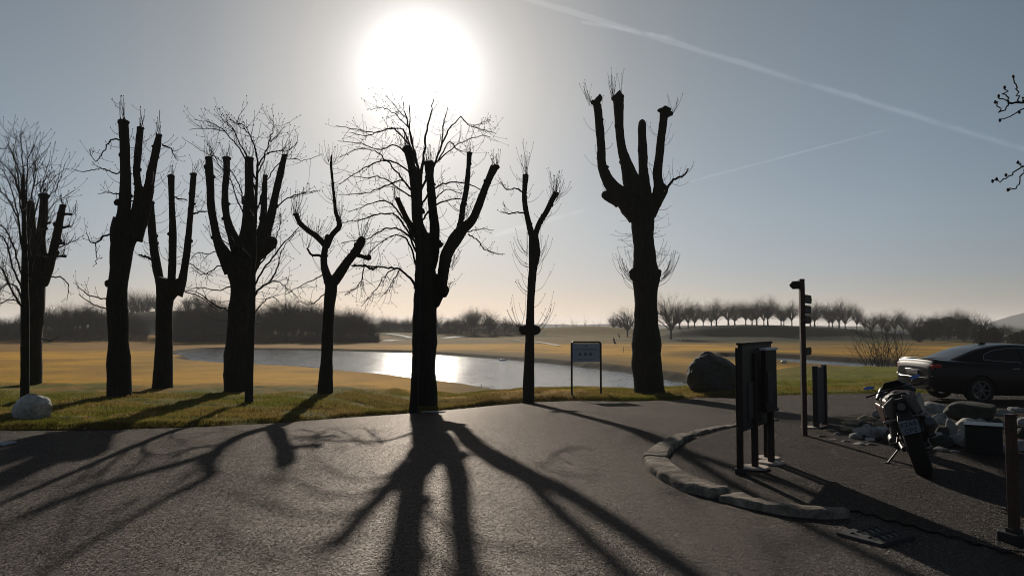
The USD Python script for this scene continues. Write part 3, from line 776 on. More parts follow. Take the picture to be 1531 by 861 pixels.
t.branch([(330, 372, 2.6), (312, 380, 2.2), (295, 378, 1.8), (283, 390, 1)], -0.7, 8, 0.6, 0.0); t.branch([(333, 395, 2.6), (315, 405, 2.2), (300, 410, 1.6), (286, 398, 1)], 0.6, 8, 0.6, 0.1)
t.done()

# young tree in front of it
t = Tree('young_tree', 'thin unpruned tree with a tall fan of twigs, in front of the five-stubbed pollard', 372, 611, 18.3, 41, BARK_YOUNG)
t.solid('trunk', [(371, 628, 15), (372, 611, 13), (373, 560, 11.5), (375, 500, 10.5), (377, 460, 9.5), (378, 430, 8.6), (379, 390, 7.2), (381, 340, 6), (383, 290, 4.6), (385, 250, 3.4)], (0, 0), 12, 0.05, 5)
for b in [[(383, 290, 3.6), (372, 250, 2.8), (357, 222, 2.4), (335, 196, 1.8), (318, 185, 1.4), (290, 179, 1)], [(335, 196, 1.6), (318, 193, 1.3), (283, 194, 0.9)], [(384, 270, 3.4), (370, 238, 2.6), (356, 210, 2), (347, 190, 1.5), (332, 178, 1)], [(385, 255, 3.2), (382, 225, 2.4), (372, 200, 1.8), (352, 185, 1.4), (338, 172, 0.9)],
          [(385, 250, 3), (400, 223, 2.4), (404, 205, 2), (410, 190, 1.6), (404, 177, 1)], [(404, 212, 1.8), (412, 205, 1.4), (418, 199, 0.9)], [(386, 245, 2.6), (379, 215, 2), (368, 190, 1.4), (354, 182, 1), (366, 162, 0.9)], [(385, 260, 2.6), (398, 232, 2.2), (404, 228, 1.8), (425, 226, 1.6), (441, 218, 1.2), (446, 200, 0.9)],
          [(382, 320, 3.4), (395, 280, 2.6), (408, 255, 2), (428, 238, 1.6), (455, 240, 1.2), (482, 230, 0.9)], [(380, 360, 3.4), (405, 320, 2.8), (425, 300, 2.2), (450, 290, 1.8), (475, 285, 1)], [(381, 345, 3), (362, 315, 2.4), (345, 270, 2), (330, 250, 1.6), (318, 228, 1.1), (310, 215, 0.8)], [(382, 330, 3), (365, 300, 2.4), (355, 270, 1.8), (330, 240, 1.4), (300, 225, 1), (272, 205, 0.8)],
          [(378, 428, 3.6), (398, 397, 3), (420, 368, 2.4), (447, 340, 1.4)], [(378, 445, 4), (390, 430, 3.4), (405, 420, 3), (415, 400, 2.4), (421, 375, 1.6), (440, 350, 1)], [(390, 430, 2.6), (410, 420, 2), (430, 430, 1.4), (445, 445, 0.9)], [(379, 410, 3), (395, 385, 2.6), (412, 355, 2), (420, 335, 1.4), (418, 320, 0.9)],
          [(379, 390, 3), (360, 370, 2.2), (335, 362, 1.6), (312, 350, 1)], [(378, 470, 2.4), (395, 450, 2), (410, 445, 1.4), (425, 465, 0.9)]]:
    t.branch(b, None, 11, 0.6, 0.35, wide=0.85)
t.done()

# third from the left
t = Tree('pollard_tree', 'pollard with three straight tall prongs like a fork, between the two darkest left trunks', 243, 584, 23.3, 3)
t.solid('trunk', [(243, 600, 34), (243, 583, 30), (245, 520, 25), (246, 460, 23.5), (248, 442, 27), (253, 428, 38), (256, 418, 40)], (0, 0), 18, 0.11, 5, [(0.85, 0.6, 0.5)])
t.solid('limb', [(246, 442, 20), (239, 420, 13.5), (233, 390, 13), (229, 360, 12), (226.5, 330, 11), (225, 302, 10.5)], (0, 0.4), 12)
t.solid('limb', [(254, 440, 20), (256, 420, 12.5), (258, 380, 11.3), (258, 340, 10.2), (257, 300, 8.8), (256, 263, 9.7)], (0, -0.5), 12)
t.solid('limb', [(262, 440, 22), (272, 420, 12.8), (279, 380, 10.8), (283, 340, 9.3), (286.5, 300, 8.7), (289.5, 260, 8.8)], (0, 0.3), 12)
for k in (1, 2, 3):
    t.tuft(px_end(t, k), 7, 0.45, up=1.2, spread=0.6); t.bristle(k, 14, 0.65, 0.3, 0.95)
t.branch([(257, 293, 3.2), (268, 297, 3), (280, 300, 2)], -0.3, 4, 0.4, 0.6); t.branch([(229, 388, 5), (219, 384, 4.4), (208, 381, 3.4)], -0.4, 5, 0.45, 0.8); t.branch([(287, 320, 4), (300, 317, 3.4), (310, 316, 2.6)], -0.2, 3, 0.5, 0.5)
t.branch([(279, 392, 2.4), (300, 405, 2), (318, 413, 1.4)], -0.6, 6, 0.6, 0.0); t.branch([(276, 435, 2.4), (300, 445, 2), (322, 462, 1.2)], -0.6, 6, 0.5, 0.0)
t.done()

# second from the left
t = Tree('pollard_tree', 'dark heavy-trunked pollard with three tall close prongs and a burl on its left side', 179, 599, 20.0, 2)
t.solid('trunk', [(179, 618, 40), (179, 599, 35), (178, 555, 33.5), (177, 500, 28), (175, 460, 31), (176, 430, 28), (179, 400, 29), (182, 375, 33), (186, 350, 40), (192, 330, 42)], (0, 0), 20, 0.11, 5, [(0.58, 0.42, -0.95)])
t.solid('limb', [(182, 352, 32), (184, 325, 21), (186, 300, 17), (188, 270, 15.7), (187, 240, 15.2), (186, 210, 14.2), (184.5, 181, 13.7)], (0, -0.3))
t.solid('limb', [(194, 350, 24), (203, 320, 18), (206.5, 300, 13), (207, 282, 11.5), (204.5, 257, 11), (206.5, 225, 10), (210, 191, 9.7)], (0, 0.6), 12)
t.solid('limb', [(197, 356, 32), (213, 320, 21), (220, 295, 17.5), (223.5, 275, 14.5), (229, 245, 12.5), (234, 220, 11), (238, 202, 7.5)], (0, -0.2))
t.solid('stub', [(214, 288, 6), (222, 273, 10), (224, 256, 9), (225, 254, 5)], (-0.3, -0.4), 8)
for k, n in ((1, 8), (2, 6), (3, 7)):
    t.tuft(px_end(t, k), n, 0.6, up=1.5, spread=0.4); t.bristle(k, 15, 0.6)
t.branch([(181, 211, 4), (170, 208, 3.4), (161, 215, 3), (153, 230, 2.4), (144, 240, 1.8), (137, 233, 1.2), (136, 221, 0.8)], -0.4, 7, 0.45, 0.6)
t.branch([(181, 258, 3.6), (171, 260, 2.8), (156, 252, 2.4), (140, 254, 2), (122, 257, 1.6), (108, 252, 1)], -0.5, 4, 0.3, 0.7); t.branch([(167, 350, 4.4), (157, 353, 4), (146, 362, 3.4), (136, 362, 2.4), (129, 348, 1.4)], -0.4, 7, 0.5, 0.4)
t.branch([(143, 365, 2), (144, 380, 1.8), (145, 392, 1.4), (139, 399, 0.9)], -0.5, 3, 0.3, 0.4, own=False); t.branch([(243, 217, 4), (254, 221, 3), (260, 232, 2), (266, 241, 1.2)], -0.2, 5, 0.4, 0.6); t.branch([(160, 447, 3.4), (140, 444, 2.8), (125, 436, 2), (114, 425, 1)], -0.5, 5, 0.5, 0.9)
t.branch([(195, 300, 3), (208, 300, 2.6), (216, 288, 2), (222, 240, 1)], -0.2, 5, 0.4, 0.8, own=False); t.branch([(160, 462, 3), (140, 455, 2.4), (118, 440, 1.4)], 0.5, 5, 0.5, 0.6); t.branch([(178, 290, 3), (165, 288, 2.2), (146, 290, 1.2)], -0.3, 4, 0.4, 0.6)
t.done()

# leftmost thick pollard
t = Tree('pollard_tree', 'leftmost thick pollard, behind the thin tree at the light boulder', 49, 580, 24.5, 1)
t.solid('trunk', [(47, 596, 32), (47, 579, 28), (47, 520, 28), (49, 460, 32), (53, 420, 29), (56, 392, 28), (57, 378, 30)], (0, 0), 18, 0.12, 5)
t.solid('limb', [(53, 400, 22), (49, 365, 14.5), (47, 335, 12.5), (45, 303, 11)], (0, 0.5), 12)
t.solid('limb', [(58, 400, 24), (60, 360, 14.5), (64, 330, 12.5), (66, 291, 11)], (0, -0.4), 12)
t.solid('limb', [(61, 424, 20), (73, 398, 14), (81, 370, 12.5), (87.5, 340, 11), (94, 307, 8.5)], (0, -0.2), 12)
for a, b in (((78, 384), (98, 383)), ((83, 365), (96, 364)), ((88, 341), (104, 338)), ((93, 321), (107, 321)), ((68, 335), (74, 333))):
    t.solid('stub', [(*a, 6), ((a[0] + b[0]) / 2, a[1] - 1, 3.6), (*b, 4)], (-0.2, -0.4), 8, 0.3)
    t.tuft(at(*b, 24.10), 9, 0.45, up=0.6, toward=0.4)
for k in (1, 2, 3):
    t.tuft(px_end(t, k), 9, 0.5, up=1.1, spread=0.6); t.bristle(k, 14, 0.8)
t.branch([(77, 414, 3), (92, 415, 2.6), (101, 424, 2), (102, 440, 1.4), (99, 450, 0.9)], -0.3, 4, 0.4, 0.0); t.branch([(84, 372, 2.6), (100, 365, 2), (112, 360, 1.4), (126, 352, 0.9)], -0.4, 9, 0.5, 0.4); t.branch([(60, 506, 2.6), (75, 510, 2), (88, 503, 1)], -0.3, 0)
t.done()

t = Tree('young_tree', 'leftmost thin tree with a dense round crown of twigs, standing behind the light boulder', 37, 598, 18.0, 11, BARK_YOUNG)
t.solid('trunk', [(36, 615, 14), (37, 598, 12.5), (38, 520, 11.5), (38, 470, 11), (37, 420, 10), (37, 380, 8), (36, 340, 6.4), (35, 300, 4.8), (35, 260, 3.2)], (0, 0), 12, 0.05, 5)
for b in [[(37, 465, 4), (20, 440, 3.4), (8, 410, 2.8), (-4, 395, 2)], [(37, 440, 4.2), (20, 400, 3.4), (8, 360, 2.8), (-8, 345, 1.6)], [(37, 430, 3.8), (24, 385, 3), (10, 345, 2.4), (-10, 330, 1.2)], [(37, 410, 3.8), (30, 350, 3), (22, 300, 2.4), (8, 262, 1.8), (-8, 240, 1)], [(36, 390, 3.8), (32, 320, 3), (26, 262, 2.2), (16, 222, 1.6), (8, 203, 0.9)],
          [(36, 360, 3.6), (38, 300, 2.8), (34, 250, 2.2), (31, 215, 1.6), (30, 196, 0.9)], [(36, 360, 3.6), (46, 300, 2.8), (52, 255, 2), (56, 230, 1.4), (60, 211, 0.9)], [(37, 390, 3.8), (50, 330, 2.8), (60, 290, 2), (66, 270, 1.6), (80, 255, 0.9)], [(37, 400, 3.6), (55, 350, 2.8), (70, 300, 2), (85, 280, 1.5), (97, 245, 0.9)],
          [(36, 350, 3.2), (30, 290, 2.6), (14, 255, 1.8), (-5, 235, 1)], [(36, 340, 3.2), (40, 280, 2.4), (42, 240, 1.8), (48, 222, 0.9)], [(37, 430, 3.4), (52, 390, 2.6), (62, 350, 2), (76, 310, 1.5), (110, 285, 0.9)], [(37, 455, 3.4), (24, 430, 2.8), (10, 425, 2), (-8, 440, 1.2)], [(37, 470, 3), (25, 450, 2.4), (8, 450, 1.8), (-10, 460, 1)],
          [(36, 370, 3), (24, 320, 2.4), (5, 290, 1.8), (-12, 280, 1)], [(36, 330, 2.8), (33, 270, 2), (22, 240, 1.5), (20, 215, 0.9)]]:
    t.branch(b, None, 20, 0.75, 0.45, wide=0.85)
t.done()

# the tree beyond the right edge whose boughs reach in
t = Tree('reaching_tree', 'budded boughs of a tree beyond the right edge, high in the sky', 1690, 760, 9.5, 99)
t.solid('trunk', [(1692, 800, 60), (1690, 735, 48), (1690, 600, 44), (1688, 420, 40), (1684, 250, 34), (1680, 120, 26), (1678, -60, 18)], (0, 0), 16, 0.10, 5)
for b in [[(1682, 190, 14), (1640, 165, 9), (1590, 154, 6), (1540, 154, 4), (1508, 154, 3.2)], [(1682, 240, 14), (1630, 226, 8), (1580, 228, 5), (1545, 238, 3.4), (1525, 253, 2.6), (1503, 266, 2.2), (1484, 271, 1.8)], [(1590, 154, 5), (1560, 160, 3), (1531, 163, 2.4), (1513, 174, 2), (1495, 180, 1.8)], [(1555, 235, 3), (1533, 246, 2.4), (1528, 266, 2.2), (1518, 281, 2), (1507, 284, 1.8)],
          [(1508, 155, 2.4), (1498, 166, 2.2), (1488, 153, 2)], [(1508, 154, 2.4), (1504, 142, 2.2), (1502, 131, 2)], [(1525, 153, 2.4), (1520, 135, 2.2), (1515, 115, 2)], [(1507, 155, 2.2), (1500, 148, 2), (1493, 144, 2)], [(1529, 155, 2.2), (1532, 146, 2), (1535, 140, 2)], [(1535, 250, 2.2), (1528, 248, 2), (1522, 243, 2)]]:
    t.branch(b, 0.2, 0, own=True, wide=0.9)
for q in [(1488, 153), (1502, 131), (1515, 115), (1493, 144), (1495, 180), (1484, 271), (1507, 284), (1522, 243), (1524, 168), (1490, 268), (1504, 262)]:
    s = trimesh.creation.icosphere(1, radius=0.017); s.apply_scale((1, 1, 1.5)); s.apply_translation(at(*q, 9.7)); t.fine.append(s)
t.done()


# ------------------------------------------------------------------ stones and kerb
STONE = {k: mat('stone_' + k, {
    "g": ("geometry", {}), "oi": ("object_info", {}), "n": ("noise_texture", {"scale": 9.0, "detail": 8.0, "roughness": 0.68}), "n2": ("noise_texture", {"scale": 2.4, "detail": 3.0}),
    "r": ("rgb_ramp", {"ramp": [(0.25, tuple(x * 0.4 for x in c)), (0.5, c), (0.75, tuple(x * 1.6 for x in c))]}),
    "r2": ("rgb_ramp", {"ramp": [(0.4, (1, 1, 1)), (0.62, moss)]}), "m": ("mix", {"mix_type": "multiply", "fac": 0.8}),
    "b": ("bump", {"strength": 0.9, "distance": 0.03}), "p": ("principled_bsdf", {"roughness": 0.85, "specular_ior_level": 0.15})},
    [("g.position", "n.vector"), ("g.position", "n2.vector"), ("n.fac", "r.fac"), ("n2.fac", "r2.fac"), ("r.color", "m.color1"), ("r2.color", "m.color2"), ("m.color", "p.base_color"), ("n.fac", "b.height"), ("b.normal", "p.normal")])
    for k, c, moss in (("pale", (0.50, 0.47, 0.45), (0.6, 0.58, 0.5)), ("grey", (0.30, 0.29, 0.29), (0.5, 0.5, 0.42)), ("tan", (0.34, 0.27, 0.19), (0.6, 0.55, 0.45)), ("dark", (0.055, 0.055, 0.055), (0.6, 0.75, 0.4)))}


def rock_mesh(rx, ry, rz, seed, sub=4, lump=0.5, cuts=7):
    rng = np.random.default_rng(seed)
    s = trimesh.creation.icosphere(sub)
    v = s.vertices * (1 + lump * (fbm(s.vertices * 1.1 + seed * 3.1, 3, seed) - 0.5))[:, None]
    for _ in range(cuts):                                            # broken faces
        n = unit(rng.normal(size=3)); h = rng.uniform(0.62, 0.9)
        k = v @ n - h
        v = v - np.where(k > 0, k * 0.8, 0)[:, None] * n
    v = v * (1 + 0.10 * (fbm(v * 4.5 + seed, 4, seed + 1) - 0.5))[:, None]
    v = v / np.abs(v).max(0) * [rx, ry, rz]
    return trimesh.Trimesh(v, s.faces, process=False)


def rock(px, py, w, h, seed, kind, label, group=None, name='rock', sub=3, ground=None, base=None, deep=0.85, **kw):
    """A stone whose picture is w by h pixels around (px, py) and which stands on the ground at its lower edge."""
    yb = py + h / 2 if base is None else base
    p = on_road(px, yb - 1) if ground is None else ground
    d = p[1] + w / 2 / F * p[1] * deep * 0.6
    rx = w / 2 / F * d
    zc = at(px, py, d)[2]
    rz = h / 2 / F * d * 1.12
    x = at(px, py, d)[0]
    m = rock_mesh(rx, rx * deep, rz, seed, sub, **kw)
    m.apply_translation((x, d, zc))
    return tag(obj(name, m, STONE[kind], None, smooth=True), label, 'rock', group)


b = at(1064, 592, 24.9)
rock(1066, 562, 78, 66, 3, 'dark', 'large dark rounded boulder on the grass edge right of the tallest pollard', name='boulder', sub=5, ground=np.array([b[0], 24.4, b[2]]), lump=0.35, cuts=5)
b = at(50, 632, 14.4)
rock(50, 613, 56, 44, 12, 'pale', 'pale grey rounded boulder on the grass at the foot of the leftmost thin tree', name='boulder', sub=5, ground=np.array([b[0], 14.2, b[2]]), lump=0.25, cuts=6)

ROCKS = [(1276, 633, 34, 11, 'tan'), (1267, 643, 24, 12, 'tan'), (1290, 636, 22, 12, 'dark'), (1288, 646, 24, 16, 'pale'), (1308, 650, 34, 24, 'grey'), (1298, 627, 30, 12, 'tan'), (1314, 621, 20, 15, 'grey'), (1318, 636, 26, 13, 'tan'), (1335, 655, 32, 24, 'dark'), (1252, 651, 14, 9, 'grey'),
         (1245, 659, 15, 7, 'pale'), (1264, 662, 17, 8, 'grey'), (1285, 666, 22, 9, 'grey'), (1303, 667, 24, 9, 'dark'), (1334, 669, 24, 8, 'grey'), (1350, 640, 34, 26, 'dark'), (1372, 650, 36, 30, 'dark'), (1365, 624, 26, 16, 'grey'), (1395, 612, 40, 22, 'grey'), (1406, 629, 26, 22, 'grey'), (1421, 641, 19, 32, 'grey'), (1409, 647, 22, 20, 'dark'),
         (1412, 662, 32, 22, 'dark'), (1443, 638, 40, 24, 'pale'), (1445, 660, 42, 26, 'grey'), (1431, 620, 22, 16, 'grey'), (1476, 657, 28, 26, 'grey'), (1499, 620, 32, 16, 'grey'), (1520, 614, 28, 12, 'grey'), (1511, 619, 18, 9, 'tan'), (1530, 632, 20, 18, 'grey'), (1529, 650, 22, 20, 'dark'), (1522, 668, 26, 22, 'grey'), (1408, 674, 23, 13, 'grey'), (1429, 677, 17, 8, 'pale'),
         (1440, 675, 12, 8, 'dark'), (1452, 676, 22, 9, 'dark'), (1472, 680, 16, 6, 'pale'), (1486, 681, 14, 7, 'pale'), (1505, 685, 10, 4, 'pale'), (1488, 695, 9, 3, 'pale'), (1415, 684, 6, 5, 'tan'), (1390, 634, 26, 22, 'dark'), (1490, 634, 30, 18, 'dark'), (1466, 634, 22, 16, 'grey'), (1380, 668, 30, 16, 'grey'), (1230, 655, 14, 8, 'dark'), (1240, 645, 18, 8, 'tan'), (1512, 640, 20, 16, 'grey'), (1322, 644, 24, 18, 'pale'), (1342, 632, 24, 18, 'grey'), (1280, 654, 20, 14, 'grey'), (1296, 640, 20, 12, 'pale'), (1358, 662, 26, 16, 'grey'), (1400, 655, 22, 18, 'pale'), (1424, 660, 20, 18, 'grey'), (1436, 649, 18, 14, 'grey'), (1460, 672, 24, 16, 'grey'), (1496, 674, 24, 18, 'grey'), (1481, 643, 20, 14, 'grey'), (1417, 622, 22, 16, 'pale'), (1380, 622, 24, 16, 'grey'), (1302, 659, 18, 10, 'pale')]
SPECIAL = {(1276, 633): 'sunlit tan slab of rock at the left end of the heap', (1443, 638): 'pale upright rock directly left of the dark box in the heap', (1445, 660): 'squarish grey rock below the pale one, left of the dark box', (1476, 657): 'rounded grey rock leaning against the front of the dark box', (1421, 641): 'tall narrow rock standing on end in the heap',
           (1395, 612): 'wide grey rock on the heap right of the motorcycle seat', (1288, 646): 'pale pinkish rock at the left end of the heap', (1415, 684): 'small sunlit pebble alone on the asphalt right of the motorcycle wheel', (1488, 695): 'flat white stone chip alone on the asphalt before the heap', (1308, 650): 'rounded grey rock left of the motorcycle, largest there'}
rock(1455, 617, 76, 34, 77, 'dark', 'large dark mossy boulder on top of the heap under the parked car', base=640, lump=0.4)
for i, (x, y, w, h, k) in enumerate(ROCKS):
    s = SPECIAL.get((x, y))
    row = lambda q: 'front edge of the heap' if q[1] + q[3] / 2 > 664 else ('middle of the heap' if q[1] + q[3] / 2 > 640 else 'back of the heap')
    side = lambda q: 'left' if q[0] < 1350 else 'right'
    mates = sorted(q[0] for q in ROCKS if row(q) == row(ROCKS[i]) and side(q) == side(ROCKS[i]))
    place = ('first', 'second', 'third', 'fourth', 'fifth', 'sixth', 'seventh', 'eighth', 'ninth', 'tenth', 'eleventh', 'twelfth', 'thirteenth', 'fourteenth', 'fifteenth', 'sixteenth', 'seventeenth', 'eighteenth', 'nineteenth', 'twentieth', 'twenty-first', 'twenty-second', 'twenty-third', 'twenty-fourth', 'twenty-fifth', 'twenty-sixth', 'twenty-seventh', 'twenty-eighth', 'twenty-ninth', 'thirtieth')[mates.index(x)]
    rock(x, y, w, h, 200 + i, k, s or f'{k} rock, {row(ROCKS[i])}, {side(ROCKS[i])} of motorcycle, {place} from the left', 'rocks of the low heap behind the motorcycle', lump=0.7, cuts=11)

# earth under the heap
def bed():
    P = np.array([on_road(*q)[:2] for q in [(1236, 660), (1262, 634), (1310, 618), (1380, 606), (1460, 606), (1560, 610), (1620, 640), (1560, 684), (1470, 682), (1390, 676), (1300, 670)]])
    P = catmull(np.vstack([P, P[:1]]), 5)[:-1]
    c = P.mean(0)
    V, ringn = [], 9
    for k in range(ringn):
        q = c + (P - c) * (1 - k / ringn) ** 0.9
        z = road_z(q[:, 0], q[:, 1]) + 0.012 + 0.05 * smoothstep(0, 0.75, k / ringn) * np.ones(len(q)) + 0.06 * (fbm(np.column_stack([q * 2.5, q[:, 0] * 0]), 4, 6) - 0.5) * min(1, k / 2)
        V.append(np.column_stack([q, z]))
    n = len(P)
    V = np.vstack(V + [[c[0], c[1], road_z(*c) + 0.06]])
    Fc = []
    for k in range(ringn - 1):
        i = k * n + np.arange(n); j = k * n + (np.arange(n) + 1) % n
        Fc += [np.column_stack([i, j, j + n]), np.column_stack([i, j + n, i + n])]
    i = (ringn - 1) * n
    Fc.append(np.column_stack([i + np.arange(n), i + (np.arange(n) + 1) % n, np.full(n, ringn * n)]))
    m = trimesh.Trimesh(V, np.vstack(Fc), process=False)
    if m.face_normals[:, 2].mean() < 0:
        m.invert()
    tag(obj('earth_bed', m, plain('dark_earth', (0.035, 0.028, 0.022), 0.95, 0.5, 6, 0.05, bump=0.05, bscale=18), smooth=True), kind='structure')


bed()

KERB = mat('weathered_kerb', {
    "g": ("geometry", {}), "n": ("noise_texture", {"scale": 5.0, "detail": 8.0, "roughness": 0.72, "distortion": 1.0}), "n2": ("noise_texture", {"scale": 22.0, "detail": 6.0, "roughness": 0.7}),
    "r": ("rgb_ramp", {"ramp": [(0.3, (0.03, 0.03, 0.03)), (0.43, (0.12, 0.105, 0.088)), (0.6, (0.30, 0.25, 0.205)), (0.8, (0.42, 0.36, 0.30))]}),
    "b": ("bump", {"strength": 0.8, "distance": 0.02}), "p": ("principled_bsdf", {"roughness": 0.9, "specular_ior_level": 0.08})},
    [("g.position", "n.vector"), ("g.position", "n2.vector"), ("n.fac", "r.fac"), ("r.color", "p.base_color"), ("n2.fac", "b.height"), ("b.normal", "p.normal")])


def kerb_stone(pts, w0, w1, h, seed, label):
    C = catmull([on_road(*q) for q in pts], 8)
    n = len(C); T = np.gradient(C, axis=0); T[:, 2] = 0; T /= np.linalg.norm(T, axis=1, keepdims=True)
    N = np.column_stack([-T[:, 1], T[:, 0], T[:, 2] * 0])
    prof = np.array([(-0.5, -0.3), (-0.5, 0.45), (-0.47, 0.8), (-0.42, 0.97), (-0.1, 1.03), (0.15, 1.0), (0.42, 0.97), (0.47, 0.8), (0.5, 0.45), (0.5, -0.3)])
    t = np.linspace(0, 1, n); ww = w0 + (w1 - w0) * t
    endr = 1 - 0.18 * (np.exp(-t * 40) + np.exp(-(1 - t) * 40))
    V = []
    for (u, v) in prof:
        q = C + N * (u * ww * endr)[:, None]
        q[:, 2] = C[:, 2] + v * h * (endr if v > 0 else 1)
        V.append(q)
    V = np.stack(V, 1); k = len(prof)
    Vf = V.reshape(-1, 3)
    Vf = Vf + (np.stack([fbm(Vf * 6 + o, 4, seed) for o in (0, 31, 67)], -1) - 0.5) * np.array([0.06, 0.06, 0.07])
    i = np.arange(n - 1)[:, None] * k; j = np.arange(k)[None, :]; j2 = (j + 1) % k
    q = np.stack([i + j, i + j2, i + k + j2, i + k + j], -1).reshape(-1, 4)
    Vf = np.vstack([Vf, Vf[:k].mean(0), Vf[-k:].mean(0)])
    jj = np.arange(k)
    Fc = np.vstack([q[:, [0, 1, 2]], q[:, [0, 2, 3]], np.column_stack([(jj + 1) % k, jj, np.full(k, n * k)]), np.column_stack([(n - 1) * k + jj, (n - 1) * k + (jj + 1) % k, np.full(k, n * k + 1)])])
    m = trimesh.Trimesh(Vf, Fc, process=False); m.fix_normals()
    tag(obj('kerb_stone', m, KERB, None, smooth=50), label, 'kerb stone')


kerb_stone([(1160, 628), (1120, 634), (1092, 638.5), (1062, 644), (1034, 651)], 0.14, 0.18, 0.05, 1, 'low worn kerb stone farthest along the island, running behind the notice boards')
kerb_stone([(1031, 652.5), (1012, 660), (995, 671), (984, 681), (980, 687)], 0.2, 0.32, 0.07, 2, 'broad pale kerb stone at the tip of the curved island')
kerb_stone([(980, 691), (988, 703), (1008, 717), (1035, 730), (1062, 738), (1083, 743.5)], 0.32, 0.25, 0.09, 3, 'long cracked curved kerb stone in the middle of the island edge')
kerb_stone([(1087, 746), (1130, 757), (1180, 767), (1225, 771), (1266, 770)], 0.24, 0.18, 0.075, 4, 'nearest kerb stone, ending beside the drain cover')


# the raised patch inside the kerb, as a sheet just above the road
def island():
    P = np.array([on_road(*q)[:2] for q in [(1266, 764), (1180, 760), (1120, 750), (1080, 738), (1040, 724), (1005, 706), (990, 690), (1000, 676), (1030, 656), (1090, 640), (1160, 630), (1260, 622), (1330, 612), (1500, 604), (1700, 604), (1900, 700), (1800, 850), (1531, 838), (1400, 800)]])
    import shapely.geometry as sg
    pol = sg.Polygon(P)
    pts = [p for p in trimesh.path.polygons.sample(pol, 10)] if False else None
    x0, y0 = P.min(0); x1, y1 = P.max(0)
    xs, ys = np.meshgrid(np.linspace(x0, x1, 160), np.linspace(y0, y1, 180))
    z = road_z(xs, ys) + 0.012 + 0.03 * smoothstep(0, 1.5, -signed(P, xs, ys)) + 0.016 * (fbm(np.stack([xs / 1.2, ys / 1.2, xs * 0], -1), 4, 9) - 0.5)
    s = signed(P, xs, ys)
    k = xs.shape[1]
    V = np.stack([xs, ys, z], -1).reshape(-1, 3)
    i = np.arange(xs.shape[0] - 1)[:, None] * k; j = np.arange(k - 1)[None, :]
    q = np.stack([i + j, i + j + 1, i + k + j + 1, i + k + j], -1).reshape(-1, 4)
    q = q[(s.ravel()[q] < 0).all(1)]
    tag(obj('pavement', trimesh.Trimesh(V, np.vstack([q[:, [0, 1, 2]], q[:, [0, 2, 3]]]), process=False), ASPHALT_ISLAND, smooth=True), kind='structure')


island()
isl_z = lambda x, y: float(road_z(x, y)) + 0.035

# ------------------------------------------------------------------ boards, posts and signs
RUSTY = plain('dark_brown_wood', (0.018, 0.011, 0.009), 0.7, 0.4, 14, 0.25, bump=0.006, bscale=60)
REDWOOD = plain('red_brown_wood', (0.050, 0.022, 0.016), 0.6, 0.35, 18, 0.3, bump=0.006, bscale=70)
BOARD = plain('dark_board', (0.009, 0.009, 0.010), 0.55, 0.3, 5, 0.3)
BOARD_GREY = plain('grey_board', (0.035, 0.034, 0.038), 0.6, 0.3, 5, 0.25)
BLACK = plain('black_paint', (0.008, 0.008, 0.009), 0.4, 0.2, 10, 0.4)
PALE = plain('pale_cast_base', (0.42, 0.34, 0.29), 0.75, 0.2, 20, 0.2, bump=0.004, bscale=80)
WHITE = plain('white_paint', (0.62, 0.62, 0.64), 0.45, 0.1, 6, 0.35)
SIGNFACE = plain('sign_face', (0.33, 0.35, 0.43), 0.5, 0.06, 3, 0.3)
INK = plain('dark_blue_ink', (0.035, 0.04, 0.075), 0.6, 0.1, 5, 0.2)


def spin(m, a, c):
    m.apply_transform(trimesh.transformations.rotation_matrix(a, (0, 0, 1), c))
    return m


def disc(r, h, n=40, bev=0.006):
    m = trimesh.creation.revolve([(0, 0), (r, 0), (r, h - bev), (r - bev, h), (0, h)], sections=n)
    return m


# two long notice boards seen almost edge on
def notice_board(p_near, p_far, over, z0, z1, thick, name, label, discs, top_strip, pads):
    a, b = np.array(p_near), np.array(p_far)
    u = b - a; L = math.hypot(u[0], u[1]); ang = math.atan2(u[1], u[0])
    loc = np.array([a[0], a[1], isl_z(a[0], a[1])])
    t = thing(name, label, 'notice board', loc, ang)
    def part(nm, m, mt, sm=30, parent=t):
        return obj(nm, m, mt, parent, smooth=sm)
    h0 = isl_z(b[0], b[1]) - loc[2]
    for i, xx in enumerate((0, L)):
        g = h0 * xx / L
        p = part('post', box(xx - 0.032, xx + 0.032, -0.032, 0.032, g - 0.03, z1 - 0.03 - loc[2], 0.006), RUSTY)
        if discs[i]:
            d = disc(0.155, 0.022); d.apply_translation((xx, -0.0, g + 0.005)); part('base_plate', d, PALE, 40)
        else:
            part('foot', box(xx - 0.05, xx + 0.05, -0.05, 0.05, g - 0.01, g + 0.05, 0.008), BLACK)
    zz0, zz1 = z0 - loc[2], z1 - loc[2]
    part('board', box(-over[0], L + over[1], -thick / 2 - 0.036, thick / 2 - 0.036, zz0, zz1, 0.008), BOARD)
    part('frame_rail', box(-over[0] - 0.012, L + over[1] + 0.012, -thick / 2 - 0.05, thick / 2 - 0.022, zz1 - 0.003, zz1 + 0.028, 0.006), top_strip)
    part('frame_rail', box(-over[0] - 0.012, L + over[1] + 0.012, -thick / 2 - 0.05, thick / 2 - 0.022, zz0 - 0.028, zz0 + 0.003, 0.006), BOARD)
    for (x0, x1, c0, c1) in pads:
        part('notice_sheet', box(x0, x1, -thick / 2 - 0.046, -thick / 2 - 0.0385, c0 - loc[2], c1 - loc[2]), BOARD_GREY)
    return t


